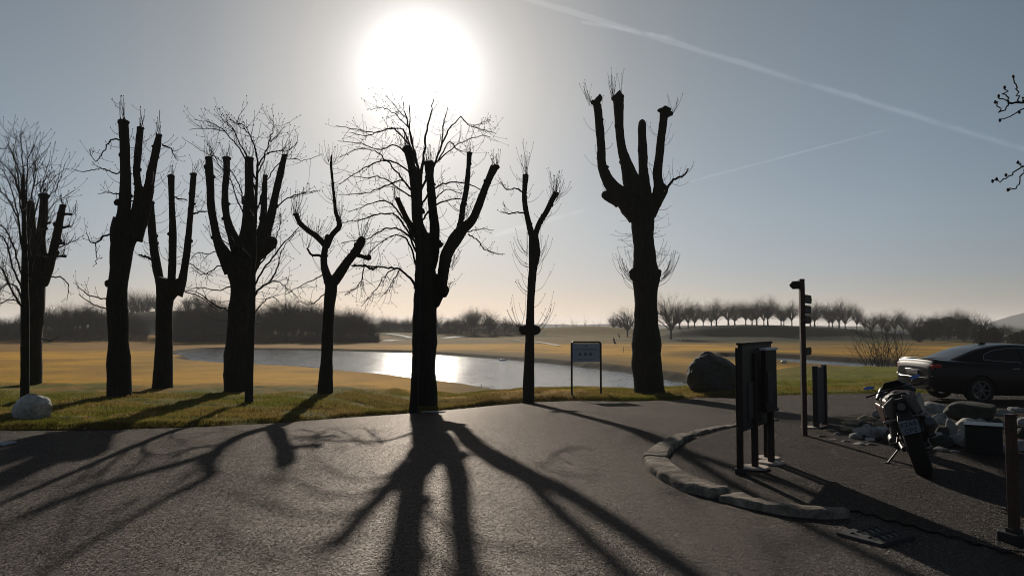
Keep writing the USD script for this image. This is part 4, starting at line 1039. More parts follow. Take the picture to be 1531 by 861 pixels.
A1, A2 = on_road(1107, 711), on_road(1147, 690)
notice_board(A1[:2], A2[:2], (0.07, 0.05), 0.54, 1.48, 0.05, 'notice_board', 'tall dark notice board on brown posts, the larger of the pair on the island', (0, 1), RUSTY, [(0.12, 0.40, 0.62, 1.05), (0.55, 0.95, 0.64, 1.1)])
B1, B2 = on_road(1122, 704), on_road(1151, 697)
notice_board((B1[0] + 0.05, B1[1] - 0.02), (B2[0] + 0.02, B2[1] + 0.0), (-0.18, 0.05), 0.70, 1.41, 0.06, 'notice_board', 'smaller dark notice board with a shiny top edge, tucked close behind the larger one', (1, 1), WHITE, [(0.22, 0.36, 0.8, 1.15)])

# finger post
def finger_post():
    p = on_road(1203, 655); loc = np.array([p[0], p[1], isl_z(p[0], p[1])])
    t = thing('finger_post', 'tall thin wooden post with small dark direction arms', 'signpost', loc)
    d = p[1]
    top = at(1203, 417, d)[2] - loc[2]
    obj('post', box(-0.036, 0.036, -0.036, 0.036, -0.05, top, 0.006), REDWOOD, t)
    for (py, hpx, side, deep) in ((426, 12, -1, 0.17), (446.5, 12.5, 1, 0.55), (462.5, 12, 1, 0.5), (478, 11.5, 1, 0.45), (503, 10, 1, 0.2), (525.5, 11.5, 1, 0.45)):
        zc = at(1203, py, d)[2] - loc[2]; hh = hpx / F * d
        if py == 503:
            continue
        L = deep
        prof = np.array([(0.0, -hh / 2), (L - hh * 0.5, -hh / 2), (L, 0), (L - hh * 0.5, hh / 2), (0.0, hh / 2)])
        import shapely.geometry as sg
        m = trimesh.creation.extrude_polygon(sg.Polygon(prof), 0.03, engine='earcut')
        m.apply_transform(trimesh.transformations.rotation_matrix(PI / 2, (1, 0, 0)))
        m.apply_translation((0, 0.015, 0))
        a = 1.02 if side > 0 else math.radians(125)
        m.apply_transform(trimesh.transformations.rotation_matrix(a, (0, 0, 1)))
        m.apply_translation((0.036 * side, 0.0, zc))
        obj('arm', m, RUSTY, t)


finger_post()

# edge-on panel between two posts
def twin_post():
    a, b = on_road(1220.5, 643), on_road(1233.5, 637)
    u = b - a; L = math.hypot(u[0], u[1]); loc = np.array([a[0], a[1], isl_z(a[0], a[1])])
    t = thing('panel_sign', 'narrow panel held between two black posts right of the finger post', 'sign', loc, math.atan2(u[1], u[0]))
    for xx, pyt in ((0, 547), (L, 545)):
        d = a[1] + u[1] * xx / L
        top = at(1220, pyt, d)[2] - loc[2]; g = isl_z(b[0], b[1]) - loc[2] if xx else 0
        obj('post', box(xx - 0.042, xx + 0.042, -0.042, 0.042, g - 0.03, top, 0.008), BLACK, t)
        if xx == 0:
            m = disc(0.13, 0.02); m.apply_translation((xx - 0.05, 0.1, g + 0.005)); obj('base_plate', m, PALE, t, 40)
    zt, zb = at(1225, 550, a[1])[2] - loc[2], at(1225, 636, a[1])[2] - loc[2]
    obj('panel', box(0.044, L - 0.044, -0.012, 0.012, zb, zt, 0.003), BOARD_GREY, t)


twin_post()

# framed sign by the pond
def framed_sign():
    d = 24.0
    l, r = at(855, 588, d), at(898.5, 586, d)
    z0 = land(l[0], l[1]); loc = np.array([l[0], l[1], z0])
    t = thing('framed_sign', 'white notice with three round pictograms in a black tube frame by the pond', 'sign', loc)
    wdt = r[0] - l[0]; top = at(855, 511.5, d)[2] - z0
    bz = land(r[0], r[1]) - z0
    R = 0.07
    path = [(0, 0, -0.1)] + [(0, 0, top - R)] + [(R - R * math.cos(a), 0, top - R + R * math.sin(a)) for a in np.linspace(0.2, PI / 2, 6)] + [(wdt - R + R * math.sin(a), 0, top - R + R * math.cos(a)) for a in np.linspace(0, PI / 2 - 0.2, 6)] + [(wdt, 0, top - R), (wdt, 0, bz - 0.1)]
    obj('frame', tube(path, 0.032, 10), BLACK, t, 60)
    pz1, pz0 = at(870, 513.5, d)[2] - z0, at(870, 541, d)[2] - z0
    pn = obj('panel', box(0.03, wdt - 0.03, -0.012, 0.012, pz0, pz1), SIGNFACE, t)
    H_ = pz1 - pz0
    bars = []
    rng = np.random.default_rng(5)
    for zz, n, hh, x0, x1 in ((0.72, 13, 0.028, 0.12, wdt - 0.10), (0.655, 15, 0.016, 0.1, wdt - 0.09), (0.16, 12, 0.012, 0.16, wdt - 0.16), (0.10, 10, 0.010, 0.2, wdt - 0.2)):
        x = x0
        while x < x1:
            w_ = rng.uniform(0.012, 0.045)
            bars.append(box(x, min(x + w_, x1), -0.0145, -0.0125, pz0 + zz * H_ - hh / 2, pz0 + zz * H_ + hh / 2)); x += w_ + 0.012
    obj('lettering', bars, plain('faded_ink', (0.16, 0.17, 0.23), 0.6, 0.1), pn)
    def ring(cx, cz, r0, r1, n=24):
        import shapely.geometry as sg
        m = trimesh.creation.extrude_polygon(sg.Point(0, 0).buffer(r1).difference(sg.Point(0, 0).buffer(r0)), 0.003, engine='earcut')
        m.apply_transform(trimesh.transformations.rotation_matrix(PI / 2, (1, 0, 0))); m.apply_translation((cx, -0.0125, cz)); return m
    cz = pz0 + 0.42 * H_
    for i, cx in enumerate((0.26, 0.44, 0.60)):
        m = [ring(cx, cz, 0.036, 0.05)]
        for a in ((0.7, 2.2), (0.0, 1.2), (1.57, 2.6))[i]:
            q = box(-0.034, 0.034, -0.0155, -0.0128, -0.008, 0.008); q.apply_transform(trimesh.transformations.rotation_matrix(a, (0, 1, 0))); q.apply_translation((cx, -0.0006 * (a > 1), cz)); m.append(q)
        obj('pictogram', m, INK, pn)
    obj('emblem', [ring(wdt / 2, pz0 + 0.88 * H_, 0.026, 0.036)], INK, pn)


framed_sign()

# brown post at the right edge
def edge_post():
    p = on_road(1517, 812); loc = np.array([p[0], p[1], isl_z(p[0], p[1])]); d = p[1]
    t = thing('wooden_post', 'square red brown post in a black foot at the right edge', 'post', loc, 0.35)
    top = at(1517, 621, d)[2] - loc[2]; w = 0.031
    obj('post', box(-w, w, -w, w, 0.0, top, 0.005), REDWOOD, t)
    obj('cap', box(-w - 0.003, w + 0.003, -w - 0.003, w + 0.003, top, top + 0.012, 0.004), REDWOOD, t)
    obj('foot', [box(-0.085, 0.085, -0.085, 0.085, -0.03, 0.055, 0.01), box(-0.045, 0.045, -0.045, 0.045, 0.05, 0.085, 0.006)], BLACK, t)


edge_post()
c = [on_road(*q) + [0, 0, 0.045] for q in [(1425, 812), (1460, 819), (1495, 829), (1540, 836), (1600, 852)]]
tag(obj('cable', tube(catmull(c, 8), 0.006, 8), BLACK, None, 60), 'black cable lying on the asphalt near the brown post', 'cable')

# drain cover
def drain():
    import shapely.geometry as sg
    q = [on_road(*k) for k in [(1246, 797), (1291, 787.5), (1371, 806), (1331, 817.5)]]
    c = sum(q) / 4; u = unit((q[2] + q[1] - q[0] - q[3])[:3] * [1, 1, 0]); ang = math.atan2(u[1], u[0])
    L = (np.linalg.norm(q[2] - q[1]) + np.linalg.norm(q[3] - q[0])) / 2; Wd = (np.linalg.norm(q[1] - q[0]) + np.linalg.norm(q[2] - q[3])) / 2
    Wd = min(Wd, 0.62)
    loc = np.array([c[0], c[1], float(road_z(c[0], c[1])) + 0.0]); 
    t = thing('drain_cover', 'grey slotted drain cover set in the asphalt below the kerb', 'drain cover', loc, ang)
    pol = sg.Polygon([(-L / 2, -Wd / 2), (L / 2, -Wd / 2), (L / 2, Wd / 2), (-L / 2, Wd / 2)])
    for r in (-1, 1):
        for k in range(5):
            x = (-2 + k) * L * 0.17
            y = r * Wd * 0.2
            pol = pol.difference(sg.Polygon([(x - 0.025 - 0.03, y - Wd * 0.13), (x + 0.025 - 0.03, y - Wd * 0.13), (x + 0.025 + 0.03, y + Wd * 0.13), (x - 0.025 + 0.03, y + Wd * 0.13)]))
    m = trimesh.creation.extrude_polygon(pol, 0.05, engine='earcut'); m.apply_translation((0, 0, -0.028))
    obj('slab', m, plain('drain_concrete', (0.05, 0.05, 0.053), 0.85, 0.25, 10, 0.1, bump=0.006, bscale=60), t)
    obj('pit', box(-L / 2 + 0.03, L / 2 - 0.03, -Wd / 2 + 0.03, Wd / 2 - 0.03, -0.015, 0.013), BLACK, t)


drain()

# dark box among the rocks
def utility_box():
    p = on_road(1486, 683); loc = np.array([p[0], p[1] + 0.2, float(road_z(p[0], p[1])) + 0.03]); d = p[1]
    t = thing('utility_box', 'dark box with a pale lid edge sitting among the rocks right of the motorcycle', 'box', loc, -math.atan2(p[0], p[1]))
    h = (683 - 641) / F * d; w = 24 / F * d
    obj('body', box(-w, w, -0.2, 0.2, -0.1, h - 0.012, 0.012), plain('dark_green_plastic', (0.010, 0.012, 0.011), 0.5, 0.2, 6, 0.3), t)
    obj('lid', box(-w - 0.012, w + 0.012, -0.212, 0.212, h - 0.008, h + 0.006, 0.004), plain('lid_grey', (0.022, 0.023, 0.022), 0.35, 0.2, 6, 0.5), t)


utility_box()
p = on_road(650, 617.6)
m = rock_mesh(0.34, 0.09, 0.03, 5, 3); m.apply_translation((p[0] - 0.02, p[1], p[2] + 0.03))
tag(obj('stone_slab', m, STONE['pale'], None, True), 'flat pale stone strip lying at the foot of the middle pollard', 'stone slab')
p = on_road(2, 664)
m = box(-0.4, 0.12, -0.16, 0.16, 0.0, 0.022, 0.008); m.apply_translation((p[0], p[1], p[2] + 0.0))
tag(obj('paving_slab', m, plain('pale_concrete', (0.35, 0.38, 0.42), 0.8, 0.15, 8, 0.2), None, 30), 'pale slab set in the road at the left edge below the light boulder', 'slab')


# ------------------------------------------------------------------ parked car
PAINT = mat('car_paint', {"p": ("principled_bsdf", {"base_color": (0.004, 0.0045, 0.006), "roughness": 0.3, "specular_ior_level": 0.2, "coat_weight": 0.12, "coat_roughness": 0.06}), "g": ("geometry", {}), "n": ("noise_texture", {"scale": 40.0}),
                            "r": ("rgb_ramp", {"ramp": [(0.3, (0.05,) * 3), (0.7, (0.10,) * 3)]})}, [("g.position", "n.vector"), ("n.fac", "r.fac"), ("r.color", "p.coat_roughness")])
DUSTY_GLASS = plain('dusty_glass', (0.035, 0.037, 0.042), 0.22, 0.3, 6, 0.7)
DARK_GLASS = plain('dark_glass', (0.006, 0.006, 0.007), 0.06, 0.1, 6, 0.5)
RUBBER = plain('rubber', (0.012, 0.012, 0.012), 0.85, 0.3, 20, 0.2)
CHROME = plain('chrome', (0.55, 0.55, 0.56), 0.18, 0.05, 5, 0.5, metal=1.0)
ALLOY = plain('alloy', (0.12, 0.12, 0.13), 0.35, 0.1, 5, 0.5, metal=0.8)
REDLAMP = plain('red_lamp', (0.35, 0.03, 0.02), 0.15, 0.1, 8, 0.6)
CLEARLAMP = plain('clear_lamp', (0.16, 0.155, 0.15), 0.25, 0.05, 8, 0.4)


def loft(sections, close=True):
    S = np.array(sections)                                           # n x k x 3
    n, k = S.shape[:2]
    i = np.arange(n - 1)[:, None] * k; j = np.arange(k)[None, :]; j2 = (j + 1) % k
    q = np.stack([i + j, i + j2, i + k + j2, i + k + j], -1).reshape(-1, 4)
    V = S.reshape(-1, 3); V = np.vstack([V, S[0].mean(0), S[-1].mean(0)])
    jj = np.arange(k)
    Fc = np.vstack([q[:, [0, 1, 2]], q[:, [0, 2, 3]], np.column_stack([(jj + 1) % k, jj, np.full(k, n * k)]), np.column_stack([(n - 1) * k + jj, (n - 1) * k + (jj + 1) % k, np.full(k, n * k + 1)])])
    m = trimesh.Trimesh(V, Fc, process=True); m.fix_normals()
    if m.volume < 0:
        m.invert()
    return m


def car():
    x0, y0 = 10.24, 19.40
    loc = np.array([x0, y0, float(road_z(x0 + 2, y0)) - 0.01])
    t = thing('parked_car', 'dark four-door saloon car seen from its rear corner, parked behind the rock heap', 'car', loc, 0.02)
    st = catmull([(0.00, 0.72, 0.86, 0.46), (0.05, 0.83, 0.98, 0.38), (0.13, 0.885, 1.075, 0.31), (0.45, 0.925, 1.065, 0.27), (1.1, 0.95, 1.03, 0.22), (2.5, 0.95, 0.98, 0.20), (3.6, 0.94, 0.95, 0.20), (4.2, 0.92, 0.88, 0.21), (4.7, 0.86, 0.78, 0.24), (4.95, 0.74, 0.68, 0.30), (5.04, 0.58, 0.6, 0.36)], 5)
    secs = []
    for x, w, tp, bt in st:
        h = tp - bt
        half = [(0.0, tp + 0.02), (0.5, tp + 0.016), (0.82, tp - 0.004), (0.935, tp - 0.045), (0.985, tp - 0.16), (1.0, bt + 0.55 * h), (1.0, bt + 0.38 * h), (0.985, bt + 0.2 * h), (0.965, bt + 0.05 * h), (0.86, bt)]
        half = catmull(half, 2)
        pts = [(x, w * a, z) for a, z in half] + [(x, -w * a, z) for a, z in half[::-1][:-1]]
        secs.append(pts)
    body = loft(secs)
    mb = manifold3d.Manifold(manifold3d.Mesh(np.asarray(body.vertices, np.float32), np.asarray(body.faces, np.uint32)))
    for xx in (1.17, 4.12):
        for s in (-1, 1):
            cut = manifold3d.Manifold.cylinder(0.5, 0.372, 0.372, 40, True).rotate((90, 0, 0)).translate((xx, s * 0.90, 0.34))
            mb = mb - cut
    if mb.is_empty():
        mb = None
    obj('body', tm(mb) if mb is not None else body, PAINT, t, 35)
    # cabin
    rf = catmull([(0.52, 1.055, 0.70, 0.80), (0.9, 1.20, 0.66, 0.815), (1.3, 1.345, 0.615, 0.825), (1.8, 1.44, 0.585, 0.83), (2.25, 1.465, 0.58, 0.83), (2.75, 1.43, 0.585, 0.83), (3.15, 1.30, 0.62, 0.82), (3.55, 1.09, 0.68, 0.80), (3.8, 0.955, 0.72, 0.76)], 5)
    def cab(x, w_=None):
        return [np.interp(x, rf[:, 0], rf[:, k]) for k in (1, 2, 3)]
    secs = []
    for x, z, tw, bw in rf:
        belt = min(0.96, z - 0.03)
        half = [(0, z), (tw * 0.6, z - 0.008), (tw * 0.9, z - 0.03), (tw, z - 0.07 * min(1, (z - belt) / 0.3)), (bw, belt), (bw, belt - 0.1)]
        pts = [(x, a, c) for a, c in half] + [(x, -a, c) for a, c in half[::-1][:-1]]
        secs.append(pts)
    obj('cabin', loft(secs), PAINT, t, 40)
    # rear window
    xs = np.linspace(0.60, 1.50, 14); us = np.linspace(-0.86, 0.86, 11)
    V = []
    for x in xs:
        z, tw, bw = cab(x)
        for u in us:
            V.append((x - 0.004, u * tw, z - 0.035 * (abs(u) ** 2.2) + 0.006))
    def grid(V, n, k):
        i = np.arange(n - 1)[:, None] * k; j = np.arange(k - 1)[None, :]
        q = np.stack([i + j, i + j + 1, i + k + j + 1, i + k + j], -1).reshape(-1, 4)
        m = trimesh.Trimesh(V, np.vstack([q[:, [0, 1, 2]], q[:, [0, 2, 3]]]), process=False)
        if m.face_normals[:, 2].mean() < 0: m.invert()
        return m
    obj('rear_window', grid(V, len(xs), len(us)), DUSTY_GLASS, t, True)
    # side windows and their bright surround
    for s in (-1, 1):
        def yat(x, z):
            zr, tw, bw = cab(x); zt = zr - 0.07; zb = min(0.96, zr - 0.03)
            k = np.clip((z - zb) / max(zt - zb, 0.02), 0, 1)
            return s * (bw + (tw - bw) * k + 0.005)
        out = catmull([(1.36, 1.12), (1.45, 1.22), (1.75, 1.315), (2.2, 1.36), (2.7, 1.325), (3.05, 1.22), (3.42, 1.03), (2.9, 0.985), (2.2, 1.01), (1.6, 1.05), (1.38, 1.075), (1.36, 1.12)], 5)[:-1]
        c = out.mean(0)
        V = [(x, yat(x, z), z) for x, z in out] + [(c[0] + (x - c[0]) * 0.5, yat(c[0] + (x - c[0]) * 0.5, c[1] + (z - c[1]) * 0.5), c[1] + (z - c[1]) * 0.5) for x, z in out] + [(c[0], yat(*c), c[1])]
        n = len(out); a = np.arange(n); b2 = (a + 1) % n
        Fc = np.vstack([np.column_stack([a, b2, n + b2]), np.column_stack([a, n + b2, n + a]), np.column_stack([n + a, n + b2, np.full(n, 2 * n)])])
        m = trimesh.Trimesh(V, Fc, process=False)
        if m.face_normals[:, 1].mean() * s < 0: m.invert()
        w = obj('side_window', m, DARK_GLASS, t, True)
        L = np.array([(x, yat(x, z) + s * 0.004, z) for x, z in np.vstack([out, out[:2]])])
        obj('window_trim', tube(L, 0.007, 6), CHROME, w, True)
        obj('pillar', tube([(2.28, yat(2.28, 1.345) + s * 0.001, 1.345), (2.32, yat(2.32, 1.0) + s * 0.001, 1.0)], 0.028, 6), PAINT, w, True)
        for xd in ((1.95, 1.62) if s < 0 else (1.95,)):
            obj('door_handle', tube([(xd - 0.02, s * 0.955, 0.86), (xd + 0.06, s * 0.975, 0.865), (xd + 0.16, s * 0.955, 0.865)], 0.012, 6), CHROME, t, True)
            break
        # lamps
        lm = [(0.035 + 0.02 * k, s * (0.60 + 0.065 * k), 0.0) for k in range(4)]
        hull = manifold3d.Manifold.batch_hull([manifold3d.Manifold.sphere(0.045, 14).translate(p) for p in [(0.06, s * 0.58, 0.895), (0.085, s * 0.80, 0.93), (0.16, s * 0.855, 0.945), (0.09, s * 0.80, 0.86), (0.2, s * 0.875, 0.93)]])
        obj('tail_lamp', tm(hull), REDLAMP, t, 40)
        hull = manifold3d.Manifold.batch_hull([manifold3d.Manifold.sphere(0.018, 12).translate(p) for p in [(0.085, s * 0.70, 0.945), (0.125, s * 0.81, 0.96)]])
        obj('reverse_lamp', tm(hull), CLEARLAMP, t, 40)
        hull = manifold3d.Manifold.batch_hull([manifold3d.Manifold.sphere(0.02, 12).translate(p) for p in [(0.012, s * 0.63, 0.66), (0.045, s * 0.82, 0.675)]])
        obj('reflector', tm(hull), CLEARLAMP, t, 40)
        e = trimesh.creation.annulus(0.034, 0.046, 0.12, sections=20); e.apply_transform(trimesh.transformations.rotation_matrix(PI / 2, (0, 1, 0))); e.apply_translation((0.06, s * 0.6, 0.37))
        obj('exhaust', e, CHROME, t, 40)
        mir = tm(manifold3d.Manifold.batch_hull([manifold3d.Manifold.sphere(0.05, 12).translate(p) for p in [(3.28, s * 0.93, 1.02), (3.34, s * 1.06, 1.03), (3.30, s * 1.07, 1.1), (3.26, s * 0.95, 1.08)]]))
        obj('wing_mirror', mir, PAINT, t, 40)
    obj('boot_trim', tube(catmull([(0.02, -0.5, 0.80), (-0.012, 0, 0.815), (0.02, 0.5, 0.80)], 8), 0.01, 6), CHROME, t, True)
    obj('boot_lip', tube(catmull([(0.16, -0.82, 1.07), (0.10, -0.5, 1.092), (0.085, 0, 1.1), (0.10, 0.5, 1.092), (0.16, 0.82, 1.07)], 6), 0.014, 8), PAINT, t, True)
    obj('bumper', tube(catmull([(0.12, -0.89, 0.60), (0.02, -0.66, 0.615), (-0.02, 0, 0.62), (0.02, 0.66, 0.615), (0.12, 0.89, 0.60)], 8), [0.03] * 33, 8), PAINT, t, True)
    obj('number_plate', box(-0.022, -0.004, -0.26, 0.26, 0.69, 0.79, 0.004), plain('plate_grey', (0.10, 0.10, 0.11), 0.5, 0.2), t)
    fin = tm(manifold3d.Manifold.batch_hull([manifold3d.Manifold.sphere(0.012, 8).translate(p) for p in [(1.72, 0, 1.43), (1.80, 0, 1.485), (1.90, 0, 1.455)]]))
    obj('aerial', fin, BLACK, t, 40)
    for xx in (1.17, 4.12):
        for s in (-1, 1):
            ty = trimesh.creation.revolve([(0.235, -0.11), (0.30, -0.118), (0.333, -0.10), (0.342, -0.05), (0.342, 0.05), (0.333, 0.10), (0.30, 0.118), (0.235, 0.11)], sections=40)
            ty.apply_transform(trimesh.transformations.rotation_matrix(PI / 2, (1, 0, 0))); ty.apply_translation((xx, s * 0.82, 0.342)); 
            w = obj('wheel', ty, RUBBER, t, 40)
            rim = [trimesh.creation.annulus(0.205, 0.243, 0.21, sections=40), trimesh.creation.cylinder(0.06, 0.05, sections=20)]
            rim[0].apply_transform(trimesh.transformations.rotation_matrix(PI / 2, (1, 0, 0))); rim[1].apply_transform(trimesh.transformations.rotation_matrix(PI / 2, (1, 0, 0))); rim[1].apply_translation((0, s * 0.08, 0))
            for k in range(7):
                sp = box(0.04, 0.215, -0.012, 0.012, -0.018, 0.018, 0.0); sp.apply_translation((0, s * 0.085, 0)); sp.apply_transform(trimesh.transformations.rotation_matrix(k * 2 * PI / 7, (0, 1, 0))); rim.append(sp)
            dk = trimesh.creation.cylinder(0.16, 0.02, sections=30); dk.apply_transform(trimesh.transformations.rotation_matrix(PI / 2, (1, 0, 0))); rim.append(dk)
            for r_ in rim: r_.apply_translation((xx, s * 0.82, 0.342))
            obj('rim', rim, ALLOY, w, 40)


car()


# ------------------------------------------------------------------ motorcycle
def motorcycle():
    p = on_road(1384, 714)
    az = math.atan2(p[0], p[1])
    loc = np.array([p[0], p[1], isl_z(p[0], p[1])])
    t = thing('motorcycle', 'white and black motorcycle leaning on its side stand, seen from behind', 'motorcycle', loc, -az + 0.06)
    lean = math.radians(17)
    Rm = trimesh.transformations.rotation_matrix(-lean, (0, 1, 0))
    white = plain('bike_white', (0.09, 0.083, 0.08), 0.6, 0.08, 8, 0.12)
    black = plain('bike_black', (0.010, 0.010, 0.011), 0.45, 0.3, 12, 0.4)
    red = plain('bike_dark_red', (0.04, 0.005, 0.005), 0.5, 0.15, 8, 0.2)
    steel = plain('bike_steel', (0.05, 0.05, 0.053), 0.5, 0.1, 10, 0.5, metal=1.0)
    def part(nm, m, mt, sm=40, parent=None, lean_=True):
        m = trimesh.util.concatenate(m) if isinstance(m, list) else m.copy()
        m.vertices[:, 2] = np.where(m.vertices[:, 2] > 0.8, 0.8 + (m.vertices[:, 2] - 0.8) * np.interp(m.vertices[:, 1], [0.3, 0.8], [1.0, 0.55]), m.vertices[:, 2])
        if lean_: m.apply_transform(Rm)
        return obj(nm, m, mt, parent if parent is not None else t, smooth=sm)
    def hull(*balls):
        return tm(manifold3d.Manifold.batch_hull([manifold3d.Manifold.sphere(r, 16).translate((x, y, z)) for x, y, z, r in balls]))
    def wheel(y, r, w, nm):
        prof = [(r * 0.72, -w * 0.40), (r * 0.86, -w * 0.5), (r * 0.95, -w * 0.42), (r * 0.99, -w * 0.22), (r, 0), (r * 0.99, w * 0.22), (r * 0.95, w * 0.42), (r * 0.86, w * 0.5), (r * 0.72, w * 0.40)]
        ty = trimesh.creation.revolve(prof, sections=48); ty.apply_transform(trimesh.transformations.rotation_matrix(PI / 2, (0, 1, 0))); ty.apply_translation((0, y, r))
        wh = part('wheel', ty, RUBBER)
        rim = [trimesh.creation.annulus(r * 0.64, r * 0.73, w * 0.8, sections=40), trimesh.creation.cylinder(0.05, w * 1.1, sections=16)]
        for q in rim: q.apply_transform(trimesh.transformations.rotation_matrix(PI / 2, (0, 1, 0)))
        for k in range(5):
            sp = box(-0.014, 0.014, -0.016, 0.016, 0.03, r * 0.66); sp.apply_transform(trimesh.transformations.rotation_matrix(k * 2 * PI / 5, (1, 0, 0))); rim.append(sp)
        for q in rim: q.apply_translation((0, y, r))
        part('rim', rim, ALLOY, 40, wh)
        tr = []
        for k in range(36):                                         # tread blocks
            for s in (-1, 1):
                b = box(s * w * 0.10 - 0.003 if s < 0 else 0.012, -0.012 if s < 0 else s * w * 0.34, -0.012, 0.012, r * 0.975, r * 1.006)
                b.apply_transform(trimesh.transformations.rotation_matrix(k * 2 * PI / 36, (1, 0, 0))); b.apply_translation((0, y, r)); tr.append(b)
        part('tread', tr, RUBBER, False, wh)
    wheel(0, 0.315, 0.185, 'rear'); wheel(1.43, 0.30, 0.12, 'front')
    part('swingarm', [tube([(s * 0.12, 0.0, 0.315), (s * 0.13, 0.3, 0.35), (s * 0.11, 0.52, 0.40)], [0.03, 0.035, 0.035], 10) for s in (-1, 1)], steel)
    part('engine', [hull((-0.16, 0.62, 0.3, .07), (0.16, 0.62, 0.3, .07), (-0.16, 0.95, 0.32, .07), (0.16, 0.95, 0.32, .07), (-0.12, 0.7, 0.55, .07), (0.12, 0.95, 0.6, .07)), hull((-0.2, 0.66, 0.34, .06), (-0.2, 0.8, 0.36, .06)), hull((0.2, 0.66, 0.34, .06), (0.2, 0.8, 0.36, .06))], black)
    part('frame', [tube(catmull([(s * 0.09, 0.48, 0.45), (s * 0.17, 0.72, 0.74), (s * 0.08, 1.12, 0.86)], 6), 0.028, 8) for s in (-1, 1)], steel)
    part('tank', hull((-0.09, 0.62, 0.80, .07), (0.09, 0.62, 0.80, .07), (-0.13, 0.85, 0.84, .08), (0.13, 0.85, 0.84, .08), (0, 1.0, 0.90, .07), (0, 0.75, 0.92, .05)), red)
    part('seat', [hull((-0.10, 0.35, 0.80, .04), (0.10, 0.35, 0.80, .04), (-0.08, 0.65, 0.80, .04), (0.08, 0.65, 0.80, .04)), hull((-0.07, 0.02, 0.90, .035), (0.07, 0.02, 0.90, .035), (-0.10, 0.33, 0.87, .035), (0.10, 0.33, 0.87, .035))], black)
    part('tail', hull((-0.05, -0.18, 0.86, .03), (0.05, -0.18, 0.86, .03), (-0.07, -0.1, 0.74, .03), (0.07, -0.1, 0.74, .03), (-0.10, 0.4, 0.74, .03), (0.10, 0.4, 0.74, .03), (0, 0.3, 0.83, .03)), black)
    for s in (-1, 1):
        part('tail_panel', hull((s * 0.055, -0.20, 0.905, .018), (s * 0.155, -0.02, 0.83, .018), (s * 0.175, 0.05, 0.70, .018), (s * 0.125, -0.06, 0.68, .016), (s * 0.075, -0.17, 0.84, .016), (s * 0.16, 0.35, 0.80, .018), (s * 0.16, 0.35, 0.72, .018)), white)
        part('side_panel', hull((s * 0.17, 0.62, 0.74, .03), (s * 0.24, 0.95, 0.78, .03), (s * 0.25, 1.15, 0.66, .03), (s * 0.2, 0.75, 0.52, .03), (s * 0.22, 1.1, 0.5, .03)), red if s < 0 else black)
        part('indicator', [tube([(s * 0.06, -0.22, 0.68), (s * 0.17, -0.24, 0.675)], 0.009, 8), hull((s * 0.17, -0.24, 0.675, .02), (s * 0.215, -0.24, 0.675, .017))], CLEARLAMP)
        part('footpeg', [tube([(s * 0.12, 0.38, 0.45), (s * 0.17, 0.28, 0.36)], 0.015, 8), tube([(s * 0.16, 0.28, 0.36), (s * 0.25, 0.27, 0.36)], 0.013, 8)], steel)
        part('handlebar', tube(catmull([(0, 1.12, 0.99), (s * 0.15, 1.06, 1.0), (s * 0.24, 0.99, 0.99), (s * 0.31, 0.93, 0.98)], 5), 0.014, 8), black)
        part('grip', tube([(s * 0.23, 0.995, 0.99), (s * 0.33, 0.915, 0.978)], 0.021, 10), RUBBER)
        part('mirror_stalk', tube(catmull([(s * 0.2, 1.08, 1.0), (s * 0.23, 1.07, 1.08), (s * 0.27, 1.05, 1.13)], 5), 0.008, 8), steel)
        g = trimesh.creation.icosphere(3, radius=1); g.apply_scale((0.068, 0.018, 0.042)); g.apply_transform(trimesh.transformations.rotation_matrix(-0.25 * s, (0, 1, 0))); g.apply_translation((s * 0.275, 1.05, 1.15))
        mm = part('mirror', g, black)
        g = trimesh.creation.cylinder(1.0, 1.0, sections=32); g.apply_transform(trimesh.transformations.rotation_matrix(PI / 2, (1, 0, 0))); g.apply_scale((0.062, 0.004, 0.037)); g.apply_transform(trimesh.transformations.rotation_matrix(-0.22, (1, 0, 0))); g.apply_transform(trimesh.transformations.rotation_matrix(-0.25 * s, (0, 1, 0))); g.apply_translation((s * 0.275, 1.031, 1.15))
        part('mirror_glass', g, mat(f'mirror_glass_{s + 1}', {"p": ("principled_bsdf", {"base_color": (0.30, 0.42, 0.85), "metallic": 1.0, "roughness": 0.03})}, []), 30, mm)
        part('fork', tube([(s * 0.10, 1.43, 0.30), (s * 0.10, 1.17, 0.95)], 0.026, 10), steel)
    part('fairing', [hull((-0.2, 1.2, 0.85, .05), (0.2, 1.2, 0.85, .05), (-0.12, 1.42, 0.85, .05), (0.12, 1.42, 0.85, .05), (-0.13, 1.3, 1.02, .04), (0.13, 1.3, 1.02, .04))], black)
    part('windscreen', hull((-0.12, 1.28, 1.04, .012), (0.12, 1.28, 1.04, .012), (-0.08, 1.18, 1.15, .01), (0.08, 1.18, 1.15, .01)), DARK_GLASS)
    part('mudguard', hull((-0.05, 1.3, 0.6, .02), (0.05, 1.3, 0.6, .02), (-0.05, 1.6, 0.6, .02), (0.05, 1.6, 0.6, .02), (0, 1.45, 0.645, .02)), white)
    lamp = disc(0.042, 0.03, 28); lamp.apply_transform(trimesh.transformations.rotation_matrix(PI / 2, (1, 0, 0))); lamp.apply_translation((0, -0.185, 0.80))
    part('tail_lamp', lamp, plain('smoked_lamp', (0.12, 0.11, 0.105), 0.2, 0.1, 8, 0.5))
    part('plate_holder', hull((-0.04, -0.14, 0.76, .02), (0.04, -0.14, 0.76, .02), (-0.08, -0.30, 0.66, .012), (0.08, -0.30, 0.66, .012), (-0.08, -0.33, 0.52, .012), (0.08, -0.33, 0.52, .012)), black)
    pl = box(-0.095, 0.095, -0.006, 0.006, -0.075, 0.075, 0.004)
    tilt = trimesh.transformations.rotation_matrix(0.15, (1, 0, 0)); T = trimesh.transformations.translation_matrix((0.01, -0.36, 0.585))
    pl.apply_transform(tilt); pl.apply_transform(T)
